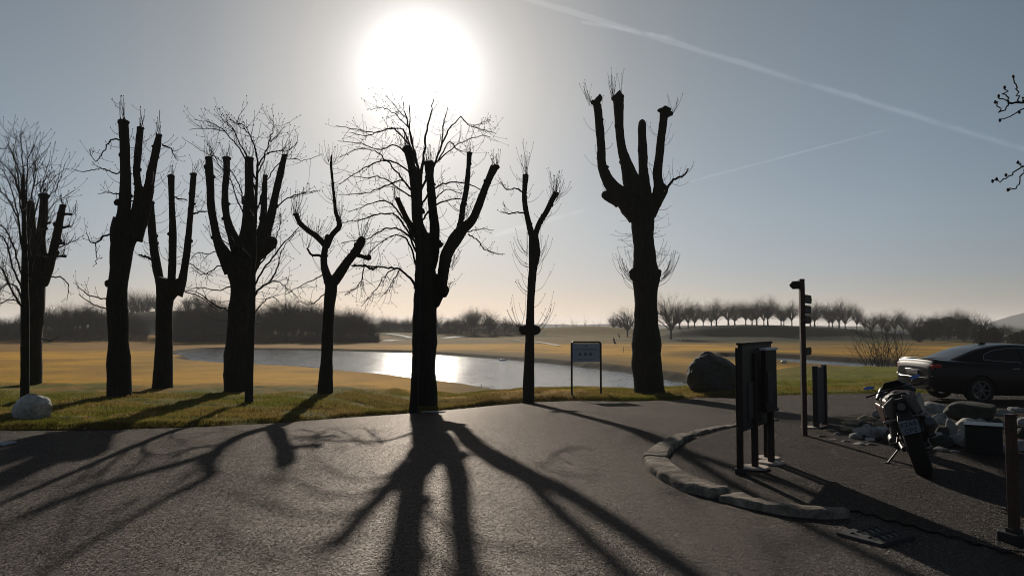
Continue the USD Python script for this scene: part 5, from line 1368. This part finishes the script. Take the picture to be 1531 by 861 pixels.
    plate = part('number_plate', pl, plain('plate_white', (0.17, 0.21, 0.26), 0.45, 0.06, 12, 0.4))
    tx = []
    for s_, zz, hh in (('FZ46', 0.012, 0.048), ('CP2', -0.060, 0.048)):
        q = text_mesh(s_, hh, 0.0015, True); b = q.bounds; q.apply_translation((-(b[0][0] + b[1][0]) / 2, -b[0][1], 0))
        k = min(1.0, 0.165 / (b[1][0] - b[0][0])); q.apply_scale((k, 1, 1))
        q.apply_transform(trimesh.transformations.rotation_matrix(PI / 2, (1, 0, 0))); q.apply_translation((0, -0.0065, zz)); q.apply_transform(tilt); q.apply_transform(T); tx.append(q)
    part('plate_lettering', tx, INK, False, plate)
    part('silencer', [tube(catmull([(0.12, 0.5, 0.34), (0.19, 0.2, 0.42), (0.215, -0.12, 0.55), (0.215, -0.2, 0.585)], 6), np.interp(np.linspace(0, 1, 19), [0, 0.25, 0.4, 0.95, 1], [0.025, 0.03, 0.055, 0.055, 0.045]), 16)], ALLOY)
    part('subframe', [tube(catmull([(-0.17, -0.02, 0.70), (-0.15, 0.2, 0.62), (-0.10, 0.42, 0.40)], 6), 0.012, 8), tube(catmull([(-0.175, 0.0, 0.72), (-0.15, 0.05, 0.55), (-0.13, 0.1, 0.36)], 6), 0.009, 8)], steel)
    part('shock', tube([(0, 0.42, 0.40), (0, 0.5, 0.70)], 0.035, 10), steel)
    th = lambda q: (Rm[:3, :3] @ np.array(q))
    part('side_stand', [tube([th((-0.10, 0.62, 0.30)), (-0.36, 0.60, 0.012)], 0.012, 8), box(-0.40, -0.33, 0.57, 0.63, 0.0, 0.014, 0.004)], black, 40, None, False)


motorcycle()


# ------------------------------------------------------------------ far trees, woods and the rest of the golf course
FARBARK = bark('far_bark', 0.040, (0.8, 0.85, 0.7))
FARTWIG = plain('far_twig', (0.036, 0.028, 0.022), rough=0.9, spec=0.05)
EVERGREEN = mat('evergreen', {"g": ("geometry", {}), "n": ("noise_texture", {"scale": 0.9, "detail": 3.0}), "r": ("rgb_ramp", {"ramp": [(0.3, (0.010, 0.014, 0.008)), (0.7, (0.030, 0.036, 0.016))]}), "p": ("principled_bsdf", {"roughness": 0.8, "specular_ior_level": 0.1})},
                [("g.position", "n.vector"), ("n.fac", "r.fac"), ("r.color", "p.base_color")])


def ribbon(P, R, sides=3):
    return tube(P, R, sides, False)


def bare_tree_kind(name, seed, h=10.0, spread=0.5, dense=1.0, stem=0.3, tall=False):
    """A leafless tree as a class prim that the copies refer to: trunk with limbs, and a haze of twigs."""
    rng = np.random.default_rng(seed)
    root = stage.CreateClassPrim('/World/' + name)
    root.SetTypeName('Xform')
    limbs, twigs = [], []
    def grow(p, v, L, r, lev):
        n = 5; P = [np.array(p)]
        for i in range(n):
            v = unit(v + rng.normal(size=3) * 0.13 + np.array([0, 0, 0.06 if lev < 3 else 0.02]))
            P.append(P[-1] + v * L / n)
        P = np.array(P)
        (limbs if lev < 2 else twigs).append(tube(P, r * np.linspace(1, 0.55, n + 1), 6 if lev < 2 else 3, False))
        if lev >= 4:
            return
        kids = [0, 5, 5, 4, 3][lev + 1] if lev < 4 else 0
        kids = int(round(kids * (dense if lev > 1 else 1)))
        for k in range(kids):
            f = rng.uniform(0.3, 1.0) if k else 1.0
            i = min(int(f * n), n); q = P[i]
            fw = unit(P[min(i, n)] - P[max(i - 1, 0)])
            side = unit(np.cross(fw, rng.normal(size=3)))
            a = rng.uniform(0.35, 0.95) * (spread / 0.5)
            grow(q, unit(fw + side * a), L * rng.uniform(0.55, 0.78), max(r * 0.42 * (1.15 - 0.4 * f), 0.0055), lev + 1)
    t0 = tube(np.array([(0, 0, -0.4), (0, 0, 0.3), (0.05, 0.02, h * stem * 0.5), (0.0, 0.06, h * stem)]), [0.34, 0.24, 0.19, 0.165], 8, False)
    limbs.append(t0)
    if tall:
        grow((0, 0.06, h * stem), (0, 0, 1), h * 0.62, 0.12, 1)
        for k in range(14):
            a = rng.uniform(0, 2 * PI); z = rng.uniform(0.2, 0.8) * h
            grow((0, 0.05, z), (math.cos(a) * 0.35, math.sin(a) * 0.35, 1), h * 0.22, 0.03, 3)
    else:
        for k in range(4):
            a = k * PI / 2 + rng.uniform(-0.5, 0.5)
            grow((0, 0.06, h * stem * rng.uniform(0.85, 1.0)), unit([math.cos(a) * spread, math.sin(a) * spread, 0.8]), h * 0.36, 0.12, 1)
    l, w = trimesh.util.concatenate(limbs), trimesh.util.concatenate(twigs)
    top = max(l.vertices[:, 2].max(), w.vertices[:, 2].max())
    for m in (l, w):
        m.vertices[:, 2] *= np.where(m.vertices[:, 2] > 0, h / top, 1)
    obj('trunk', l, FARBARK, root, True)
    tag(obj('twigs', w, FARTWIG, root, False), kind='stuff')
    return root


KINDS = [  # narrow, wide, tall, thin and bushy
    bare_tree_kind('bare_tree_kind', 1, spread=0.6, stem=0.2), bare_tree_kind('bare_tree_kind', 2, spread=0.75, stem=0.16), bare_tree_kind('bare_tree_kind', 3, spread=0.5, stem=0.26), bare_tree_kind('bare_tree_kind', 4, spread=0.65, dense=0.8, stem=0.2), bare_tree_kind('bare_tree_kind', 5, spread=0.7, dense=1.25, stem=0.14)]
POPLAR = bare_tree_kind('slim_tree_kind', 9, spread=0.12, stem=0.25, dense=0.8, tall=True)


def stand(kind, px, top_py, d, label, group=None, name='bare_tree', wide=1.0, rz=None, seed=0, cat='tree', hidden=0.0):
    b = at(px, 487, d)
    z = land(b[0], b[1])
    top = at(px, top_py - 5 * 200 / d, d)[2]                        # only a few twigs reach the very top
    s = max(top - z, 1.0) / 10.0
    x = UsdGeom.Xform.Define(stage, path_for(name, None)); p = x.GetPrim()
    p.GetReferences().AddInternalReference(kind.GetPath()); p.SetInstanceable(True)
    x.AddTranslateOp().Set(Gf.Vec3d(b[0], b[1], z)); x.AddRotateZOp().Set(seed * 77.0 % 360 if rz is None else rz); x.AddScaleOp().Set(Gf.Vec3f(s * wide, s * wide, s))
    return tag(p, label, cat, group)


rng = np.random.default_rng(321)
ORD = ['first', 'second', 'third', 'fourth', 'fifth', 'sixth', 'seventh', 'eighth', 'ninth', 'tenth', 'eleventh', 'twelfth', 'thirteenth', 'fourteenth', 'fifteenth', 'sixteenth', 'seventeenth', 'eighteenth', 'nineteenth', 'twentieth', 'twenty-first', 'twenty-second', 'twenty-third', 'twenty-fourth']


def wood(x0, x1, n, prof, d0, d1, label, group, under, wide=(0.9, 1.3)):
    prof = np.array(prof, float)
    for i in range(n):
        px = x0 + (x1 - x0) * (i + rng.uniform(0.1, 0.9)) / n
        d = rng.uniform(d0, d1)
        top = np.interp(px, prof[:, 0], prof[:, 1]) + 4 + abs(rng.normal(0, 6)) - 3 + (rng.random() < 0.45) * rng.uniform(4, 16)
        stand(KINDS[rng.integers(5)], px, top, d, label, group, wide=rng.uniform(*wide), seed=rng.integers(1000))
    # tangled undergrowth between the trunks: one mass of brush
    px, d = rng.uniform(x0 - 6, x1 + 6, under), rng.uniform(d0 - 3, d1, under)
    b = CAM + np.array([ray(q, 487) for q in px]) * d[:, None]
    z = land_z(b[:, 0], b[:, 1])
    clump = fbm(np.column_stack([b[:, 0] / 6, b[:, 1] / 6, px * 0]), 3, int(x0) + 99)
    full = (487 - np.interp(px, prof[:, 0], prof[:, 1])) / F * d + CAM[2] - z
    h0 = np.maximum(rng.uniform(-0.1, 0.36, under) * full * rng.random(under) ** 0.6 * (0.35 + 1.3 * clump), 0)
    L = rng.uniform(0.5, 1.7, under)[:, None]
    v = rng.normal(size=(under, 3)) * [1, 1, 0.6] + [0, 0, 0.7]; v /= np.linalg.norm(v, axis=1, keepdims=True)
    s = np.cross(v, rng.normal(size=(under, 3))); s = s / np.linalg.norm(s, axis=1, keepdims=True) * rng.uniform(0.012, 0.034, (under, 1))
    p = np.column_stack([b[:, 0], b[:, 1], z + h0])
    V = np.stack([p - s, p + s, p + v * L], 1).reshape(-1, 3); Fc = np.arange(3 * under).reshape(-1, 3)
    tag(obj('undergrowth', trimesh.Trimesh(V, Fc, process=False), FARTWIG, None, False), kind='stuff')


wood(-40, 215, 34, [(-40, 468), (0, 470), (60, 459), (90, 452), (120, 449), (160, 455), (215, 465)], 152, 182, 'bare tree in the dark wood left of the grassy hill', 'trees of the wood left of the hill', 26000)
wood(262, 560, 52, [(262, 462), (285, 446), (302, 438), (330, 450), (380, 452), (410, 447), (430, 444), (470, 450), (520, 456), (545, 463), (565, 478)], 150, 182, 'bare tree in the dark wood behind the left half of the pond', 'trees of the wood behind the pond', 32000)
wood(555, 795, 38, [(555, 474), (580, 469), (600, 461), (625, 466), (680, 467), (705, 457), (730, 461), (760, 472), (795, 485)], 222, 246, 'bare tree in the hazy wood beyond the middle of the pond', 'trees of the wood beyond the middle pollard', 20000)
for i, (px, tp) in enumerate([(199, 437), (207, 431), (219, 436), (232, 440), (246, 446), (281, 446), (296, 440), (312, 444)]):
    stand(KINDS[i % 5], px, tp, 252, f'small bare tree on top of the grassy hill, {ORD[i]} from the left', 'trees on the grassy hill', wide=1.0, seed=i * 13 + 5)
for i, (px, tp) in enumerate([(832, 478), (841, 480), (857, 471), (861.5, 477), (874, 470), (889, 479), (895, 475)]):
    stand(POPLAR, px, tp, 285, f'slim bare tree on the hazy skyline, {ORD[i]} from the left', 'slim trees on the skyline', name='slim_tree', wide=0.75, seed=i * 31)
for i, (px, tp) in enumerate([(918, 471), (928, 477)]):
    stand(KINDS[i], px, tp, 262, ('small bare tree on the skyline just left of the tallest pollard', 'lower bushy bare tree on the skyline beside the tallest pollard')[i], name='bare_tree', seed=i * 17)
stand(KINDS[1], 938, 459, 215, 'bare tree half hidden behind the trunk of the tallest pollard', wide=1.1, seed=3)
stand(KINDS[4], 1003, 439, 178, 'biggest bare tree on the slope, alone at the left end of the dark ridge', wide=1.05, seed=41)
RX = [1019, 1031, 1042, 1052, 1066, 1073, 1088, 1096, 1112, 1122, 1131, 1143, 1151, 1164, 1171, 1187, 1208, 1216, 1237, 1247, 1252, 1266]
RT = [460, 452, 459, 450, 462, 449, 452, 460, 447, 457, 449, 461, 450, 453, 462, 451, 457, 452, 448, 460, 450, 461]
for i, (px, tp) in enumerate(zip(RX, RT)):
    d = 200 + rng.uniform(-3, 42)
    stand(KINDS[(i * 3 + i // 4 + 1) % 5], px + rng.uniform(-4, 4), tp - 5 + rng.uniform(-3, 5) + (10 if i % 5 == 3 else 0), d, f'bare tree in the row on the dark ridge, {ORD[i]} from the left', 'row of bare trees on the dark ridge', wide=rng.uniform(0.9, 1.5), seed=i * 29)
for i, (px, tp, d, w) in enumerate([(1281, 455, 200, 0.7), (1293, 470, 205, 1), (1303, 468, 190, 1), (1318, 469, 205, 1), (1327, 473, 190, 1), (1338, 463, 195, 1.1), (1350, 471, 205, 0.9), (1361, 474, 190, 1), (1372, 470, 200, 1), (1390, 474, 195, 1), (1405, 469, 190, 1), (1420, 464, 185, 1.1), (1437, 463, 190, 1.2), (1452, 468, 185, 1.1), (1468, 474, 190, 1), (1485, 483, 190, 1), (1505, 486, 195, 1.1)]):
    stand(KINDS[(i * 2) % 5], px, tp, d, f'bare tree of the lower line right of the ridge, {ORD[i]} from the left', 'bare trees right of the ridge', wide=w, seed=i * 53 + 7)


def leafy(name, label, cat, px0, px1, top, d, n, seed, group=None, boxy=False, low=0.0):
    """An evergreen: a short trunk and a crown of many small leaf-clump faces with gaps, uneven in outline."""
    r = np.random.default_rng(seed)
    c = at((px0 + px1) / 2, 487, d); z = land(c[0], c[1]); rx = (px1 - px0) / 2 / F * d; h = at(px0, top, d)[2] - z
    loc = np.array([c[0], c[1], z]); t = thing(name, label, cat, loc, 0, group)
    obj('trunk', tube([(0, 0, -0.3), (0, 0, h * 0.5)], [0.2, 0.1], 8), FARBARK, t, True)
    q = r.normal(size=(n, 3)); q /= np.linalg.norm(q, axis=1, keepdims=True)
    if boxy:
        q = q / np.abs(q).max(1, keepdims=True)
    q *= (r.random((n, 1)) ** 0.33) * (0.86 + 0.5 * (fbm(q * 2.2 + seed, 3, seed)[:, None] - 0.5) * (0.3 if boxy else 1.6))
    P = np.column_stack([q[:, 0] * rx, q[:, 1] * rx * 0.8, h * (0.5 + low + q[:, 2] * (0.5 - low))])
    a, b = r.normal(size=(n, 3)), r.normal(size=(n, 3)); s = r.uniform(0.08, 0.2, (n, 1))
    V = np.stack([P, P + a * s, P + b * s], 1).reshape(-1, 3)
    obj('crown', trimesh.Trimesh(V, np.arange(3 * n).reshape(-1, 3), process=False), EVERGREEN, t, False)


for i, (a, b, tp, d) in enumerate([(1376, 1412, 474, 158), (1398, 1436, 471, 165), (1425, 1456, 474, 155), (1447, 1480, 484, 150), (1362, 1386, 488, 150)]):
    leafy('evergreen_tree', f'dark evergreen tree behind the car roof, {ORD[i]} from the left' if i < 4 else 'low dark evergreen bush at the left foot of the evergreens', 'tree', a, b, tp, d, 5200, 500 + i, 'evergreens behind the car')
for i, (a, b, tp, d) in enumerate([(1458, 1497, 490, 118), (1511, 1560, 495, 112)]):
    leafy('hedge', ('clipped dark hedge behind the car roof, left one', 'clipped dark hedge at the right edge above the car')[i], 'hedge', a, b, tp, d, 5200, 520 + i, 'clipped hedges', True)


# low white farm building between the trees
def farm():
    d = 212; a, b = at(1329, 509, d), at(1369, 509, d); z = land(a[0], a[1]); loc = np.array([(a[0] + b[0]) / 2, d, z]); w = (b[0] - a[0]) / 2
    h = at(1350, 500, d)[2] - z; r = at(1350, 495.5, d)[2] - z
    t = thing('farm_building', 'low white building seen between the bare trees right of the ridge', 'building', loc)
    obj('wall', box(-w, w, -2.5, 2.5, -0.5, h), plain('white_render', (0.62, 0.64, 0.68), 0.8, 0.08, 2, 0.2), t)
    V = np.array([(-w - 0.3, -2.9, h - 0.1), (w + 0.3, -2.9, h - 0.1), (w + 0.3, 2.9, h - 0.1), (-w - 0.3, 2.9, h - 0.1), (-w - 0.3, 0, r), (w + 0.3, 0, r)])
    m = trimesh.convex.convex_hull(V); obj('roof', m, plain('pale_roof', (0.36, 0.36, 0.38), 0.8, 0.15, 2, 0.2), t, False)
    for k in range(4):
        x = -w + (k + 0.5) * w / 2
        obj('window', box(x - 0.4, x + 0.4, -2.53, -2.45, h * 0.35, h * 0.75), DARK_GLASS, t)


farm()


# far wooded hills and the mountain
def hill_ridge(name, pts, d, depth, col, seed, rough):
    pts = np.array(pts, float)
    px = np.linspace(pts[0, 0], pts[-1, 0], 260)
    top = np.array([at(x, y, d)[2] for x, y in zip(px, np.interp(px, pts[:, 0], pts[:, 1]))])
    x = np.array([at(q, 487, d)[0] for q in px])
    top = top + rough * (fbm(np.column_stack([x / 14, x * 0, x * 0]), 4, seed) - 0.4)
    rows = []
    for k, f in ((-1.0, 0), (-0.75, 0.32), (-0.4, 0.72), (-0.15, 0.94), (0, 1.0), (0.3, 0.9), (1.0, 0)):
        jit = 1 + 0.25 * (fbm(np.column_stack([x / 40, x * 0 + k * 3, x * 0]), 3, seed + 1) - 0.5) * (0 < f < 1)
        rows.append(np.column_stack([x, np.full_like(x, d + k * depth), -3 + (top + 3) * f * jit]))
    V = np.stack(rows).reshape(-1, 3); n = len(px)
    i = np.arange(len(rows) - 1)[:, None] * n; j = np.arange(n - 1)[None, :]
    q = np.stack([i + j, i + j + 1, i + n + j + 1, i + n + j], -1).reshape(-1, 4)
    tag(obj(name, trimesh.Trimesh(V, np.vstack([q[:, [0, 1, 2]], q[:, [0, 2, 3]]]), process=False), plain(name + '_cover', col, 0.95, 0.4, 0.02, 0.02), None, True), kind='structure')


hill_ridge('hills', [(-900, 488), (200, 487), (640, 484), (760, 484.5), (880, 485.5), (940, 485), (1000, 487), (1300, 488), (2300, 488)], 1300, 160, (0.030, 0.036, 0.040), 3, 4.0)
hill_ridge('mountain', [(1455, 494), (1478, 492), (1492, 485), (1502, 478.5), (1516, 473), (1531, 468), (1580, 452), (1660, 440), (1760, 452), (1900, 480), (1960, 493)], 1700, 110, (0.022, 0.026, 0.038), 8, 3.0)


# pale golf paths draped over the ground
def drape(name, pts, w, col_mat):
    P = np.array([hit(x, y, 40)[:2] for x, y in pts]); C = catmull(P, 6); T = np.gradient(C, axis=0); T /= np.linalg.norm(T, axis=1, keepdims=True); N = np.column_stack([-T[:, 1], T[:, 0]])
    rows = []
    for o in np.linspace(-1, 1, 5):
        q = C + N * o * w; rows.append(np.column_stack([q, land_z(q[:, 0], q[:, 1]) + 0.07]))
    V = np.stack(rows).reshape(-1, 3); n = len(C)
    i = np.arange(4)[:, None] * n; j = np.arange(n - 1)[None, :]
    q = np.stack([i + j, i + j + 1, i + n + j + 1, i + n + j], -1).reshape(-1, 4)
    m = trimesh.Trimesh(V, np.vstack([q[:, [0, 1, 2]], q[:, [0, 2, 3]]]), process=False)
    if m.face_normals[:, 2].mean() < 0: m.invert()
    tag(obj(name, m, col_mat, None, True), kind='structure')


PATHM = plain('pale_path', (0.55, 0.52, 0.48), 0.9, 0.15, 1, 0.1)
for pts, w in (([(579, 499.5), (592, 500.5), (606, 503), (616, 505.5)], 1.0), ([(578, 510), (588, 508.5), (600, 508)], 1.2), ([(664, 506), (680, 504), (697, 502.5)], 1.2), ([(768, 509), (800, 511), (836, 517)], 0.5)):
    drape('golf_path', pts, w, PATHM)

# small things on the course
def trolley(px, py, label, seed):
    p = hit(px, py, 60); s = 1.0; t = thing('golf_trolley', label, 'golf trolley', p)
    obj('bag', tube([(0, 0, 0.15), (-0.18, 0, 1.0)], [0.15, 0.17], 10), plain(f'bag_{seed}', (0.10, 0.03, 0.02), 0.7, 0.3), t, 40)
    obj('handle', tube([(0.05, 0, 0.3), (0.5, 0, 0.85)], 0.03, 6), BLACK, t)
    for s in (-1, 1):
        w = trimesh.creation.cylinder(0.17, 0.05, sections=20); w.apply_transform(trimesh.transformations.rotation_matrix(PI / 2, (1, 0, 0))); w.apply_translation((0.05, s * 0.3, 0.17)); obj('wheel', w, BLACK, t, 40)
    obj('clubs', [tube([(-0.18 + 0.03 * k, 0.03 * k, 0.95), (-0.24 + 0.04 * k, 0.05 * k, 1.25)], 0.02, 5) for k in range(-1, 2)], BLACK, t)


trolley(919, 514, 'small dark golf trolley with upright bag on the fairway, nearer of two', 1)
trolley(926, 505, 'smaller golf trolley farther off, beside the tallest pollard trunk', 2)
p = hit(1020, 509.5, 60); t = thing('marker_stump', 'tiny dark marker on the fairway just right of the tallest pollard', 'marker', p); obj('stump', rock_mesh(0.25, 0.25, 0.3, 4, 2), BLACK, t, True); obj('peg', tube([(0, 0, 0), (0.02, 0, 0.7)], 0.04, 6), BLACK, t)
p = hit(932.5, 527, 50); t = thing('flag_stick', 'thin stick standing on the fairway left of the tallest pollard trunk', 'flag stick', p); obj('stick', tube([(0, 0, -0.1), (0, 0, 0.7)], 0.03, 6), BLACK, t)
p = np.array([*on(719.5, 582, WATER_Z)[:2], WATER_Z]); t = thing('stake', 'thin stake standing in the pond near the near bank', 'stake', p); obj('pole', tube([(0, 0, -0.4), (0.01, 0, 0.35)], 0.018, 6), BLACK, t)
p = on(752, 534.5, WATER_Z + 0.3); m = rock_mesh(0.45, 0.25, 0.2, 9, 3); m.apply_translation((p[0], p[1], land(p[0], p[1]) + 0.12)); tag(obj('bank_stone', m, WHITE, None, True), 'white stone on the far bank of the pond', 'stone')
p = on(1172, 547, WATER_Z + 0.2); m = rock_mesh(0.28, 0.2, 0.16, 10, 3); m.apply_translation((p[0], p[1], max(land(p[0], p[1]), WATER_Z) + 0.12)); tag(obj('bank_stone', m, WHITE, None, True), 'pale stone at the left end of the far pond', 'stone')


# brush by the water
def brush(name, label, px0, px1, base, d, h, n, seed, col):
    r = np.random.default_rng(seed); tw = []
    c = at((px0 + px1) / 2, base, d); loc = np.array([c[0], c[1], land(c[0], c[1])]); t = thing(name, label, 'shrub', loc)
    stems = []
    for k in range(n):
        px = r.uniform(px0, px1); b = at(px, base, d + r.uniform(-1, 1)); z = land(b[0], b[1]); p = np.array([b[0], b[1], z])
        v = unit(r.normal(size=3) * 0.35 + [0, 0, 1]); L = h * r.uniform(0.5, 1.1)
        P = [p]
        for i in range(4):
            v = unit(v + r.normal(size=3) * 0.15); P.append(P[-1] + v * L / 4)
        stems.append(tube(P, np.linspace(0.03, 0.012, 5), 3, False))
        for _ in range(5):
            i = r.integers(1, 5); v2 = unit(v + r.normal(size=3) * 0.6); tw.append(tube([P[i], P[i] + v2 * L * 0.2, P[i] + v2 * L * 0.35 + [0, 0, 0.1]], [0.014, 0.01, 0.006], 3, False))
    obj('stems', stems, col, t, False, loc=loc); tag(obj('twigs', tw, col, t, False, loc=loc), kind='stuff')


REDTWIG = plain('red_twig', (0.085, 0.045, 0.035), 0.9, 0.3, 1, 0.05)
brush('bare_shrub', 'bare thicket at the right end of the far pond beside the car boot', 1296, 1346, 552, 70, 3.2, 46, 1, FARTWIG)
for i, (a, b, base, d, h) in enumerate([(268, 300, 517, 150, 1.8), (300, 336, 517, 150, 2.2), (376, 402, 517, 140, 1.8), (0, 40, 511, 165, 2.0), (405, 440, 517, 142, 1.6)]):
    brush('bare_shrub', ('reddish bare thicket at the left tip of the pond', 'reddish bare thicket left of the five-stubbed pollard trunk', 'reddish bare thicket right of the five-stubbed pollard trunk', 'pale bare thicket behind the leftmost pollard at the left edge', 'sparse thicket on the far bank left of the crooked pollard')[i], a, b, base, d, h, 70, 20 + i, REDTWIG)


# ------------------------------------------------------------------ grass and leaves
GRASS = mat('grass_blades', {"a": ("attribute", {"attribute": "tint"}), "d": ("diffuse_bsdf", {}), "t": ("translucent_bsdf", {}), "m": ("mix_closure", {"fac": 0.5})},
            [("a.color", "d.color"), ("a.color", "t.color"), ("d.BSDF", "m.closure1"), ("t.BSDF", "m.closure2")], surface="m.closure")


def blades(name, n, xr, tr, hgt, seed, cond=None, wid=0.006):
    r = np.random.default_rng(seed)
    x = r.uniform(xr[0], xr[1], n); t = tr[0] + (tr[1] - tr[0]) * r.random(n) ** 1.3
    y = edge_y(x) + t
    k = fbm(np.column_stack([x * 1.1, y * 1.1, x * 0]), 4, 33)
    keep = r.random(n) < np.clip(0.25 + 2.6 * (k - 0.36), 0.08, 1)
    if cond is not None:
        keep &= cond(x, y)
    x, y, t, k = x[keep], y[keep], t[keep], k[keep]; n = len(x)
    z = land_z(x, y) - 0.01
    h = hgt * r.uniform(0.4, 1.25, n) * (0.6 + 1.2 * np.clip(k - 0.3, 0, 1))
    a = r.uniform(0, 2 * PI, n); lean = r.uniform(0.1, 0.9, n) * h
    w = wid * r.uniform(0.7, 1.6, n)
    b = np.column_stack([x, y, z]); s = np.column_stack([np.cos(a), np.sin(a), a * 0]) * w[:, None]
    la = a + PI / 2 + r.normal(0, 0.5, n); l = np.column_stack([np.cos(la) * lean, np.sin(la) * lean, h])
    V = np.stack([b - s, b + s, b + l], 1).reshape(-1, 3)
    k2 = fbm(np.column_stack([x * 0.5, y * 0.5, x * 0 + 9]), 4, 35)
    dry = np.clip((k2 - 0.44) * 4 + r.normal(0, 0.35, n), 0, 1)[:, None]
    c = np.array([0.15, 0.155, 0.026]) * (1 - dry) + np.array([0.24, 0.17, 0.055]) * dry
    c = c * r.uniform(0.6, 1.35, (n, 1))
    tag(obj(name, trimesh.Trimesh(V, np.arange(3 * n).reshape(-1, 3), process=False), GRASS, None, False, tint=np.repeat(c, 3, 0)), kind='stuff')


blades('grass', 330000, (-17, 7.2), (0.0, 8.5), 0.075, 1)
blades('grass', 60000, (-14, 7), (-0.02, 0.5), 0.10, 2)
blades('grass', 70000, (6.5, 22), (-0.02, 5.5), 0.07, 3, None, 0.008)


def fallen(n, seed):
    r = np.random.default_rng(seed)
    x = r.uniform(-14, 6, n); t = np.where(r.random(n) < 0.8, r.uniform(0, 6, n), r.uniform(-1.2, 0.1, n)); y = edge_y(x) + t
    z = np.where(t > 0, land_z(x, y) + 0.035, road_z(x, y) + 0.02)
    V = []
    for i in range(n):
        u, v = unit(r.normal(size=3) * [1, 1, 0.5]), unit(r.normal(size=3) * [1, 1, 0.5]); s = r.uniform(0.02, 0.05); p = np.array([x[i], y[i], z[i]])
        V += [p - u * s, p + v * s * 0.6, p + u * s]
    tag(obj('fallen_leaves', trimesh.Trimesh(V, np.arange(3 * n).reshape(-1, 3), process=False), plain('dead_leaf', (0.34, 0.24, 0.14), 0.8, 0.4, 3, 0.2), None, False), kind='stuff')


fallen(1500, 4)


# ------------------------------------------------------------------ haze
HAZE = mat('haze', {"v": ("principled_volume", {"color": (0.94, 0.935, 0.955), "density": 0.00022, "anisotropy": 0.3})}, [], surface=None, volume="v.volume")
tag(obj('haze', box(-7000, 7000, -3000, 7000, -4.2, 62), HAZE, smooth=False), kind='stuff')
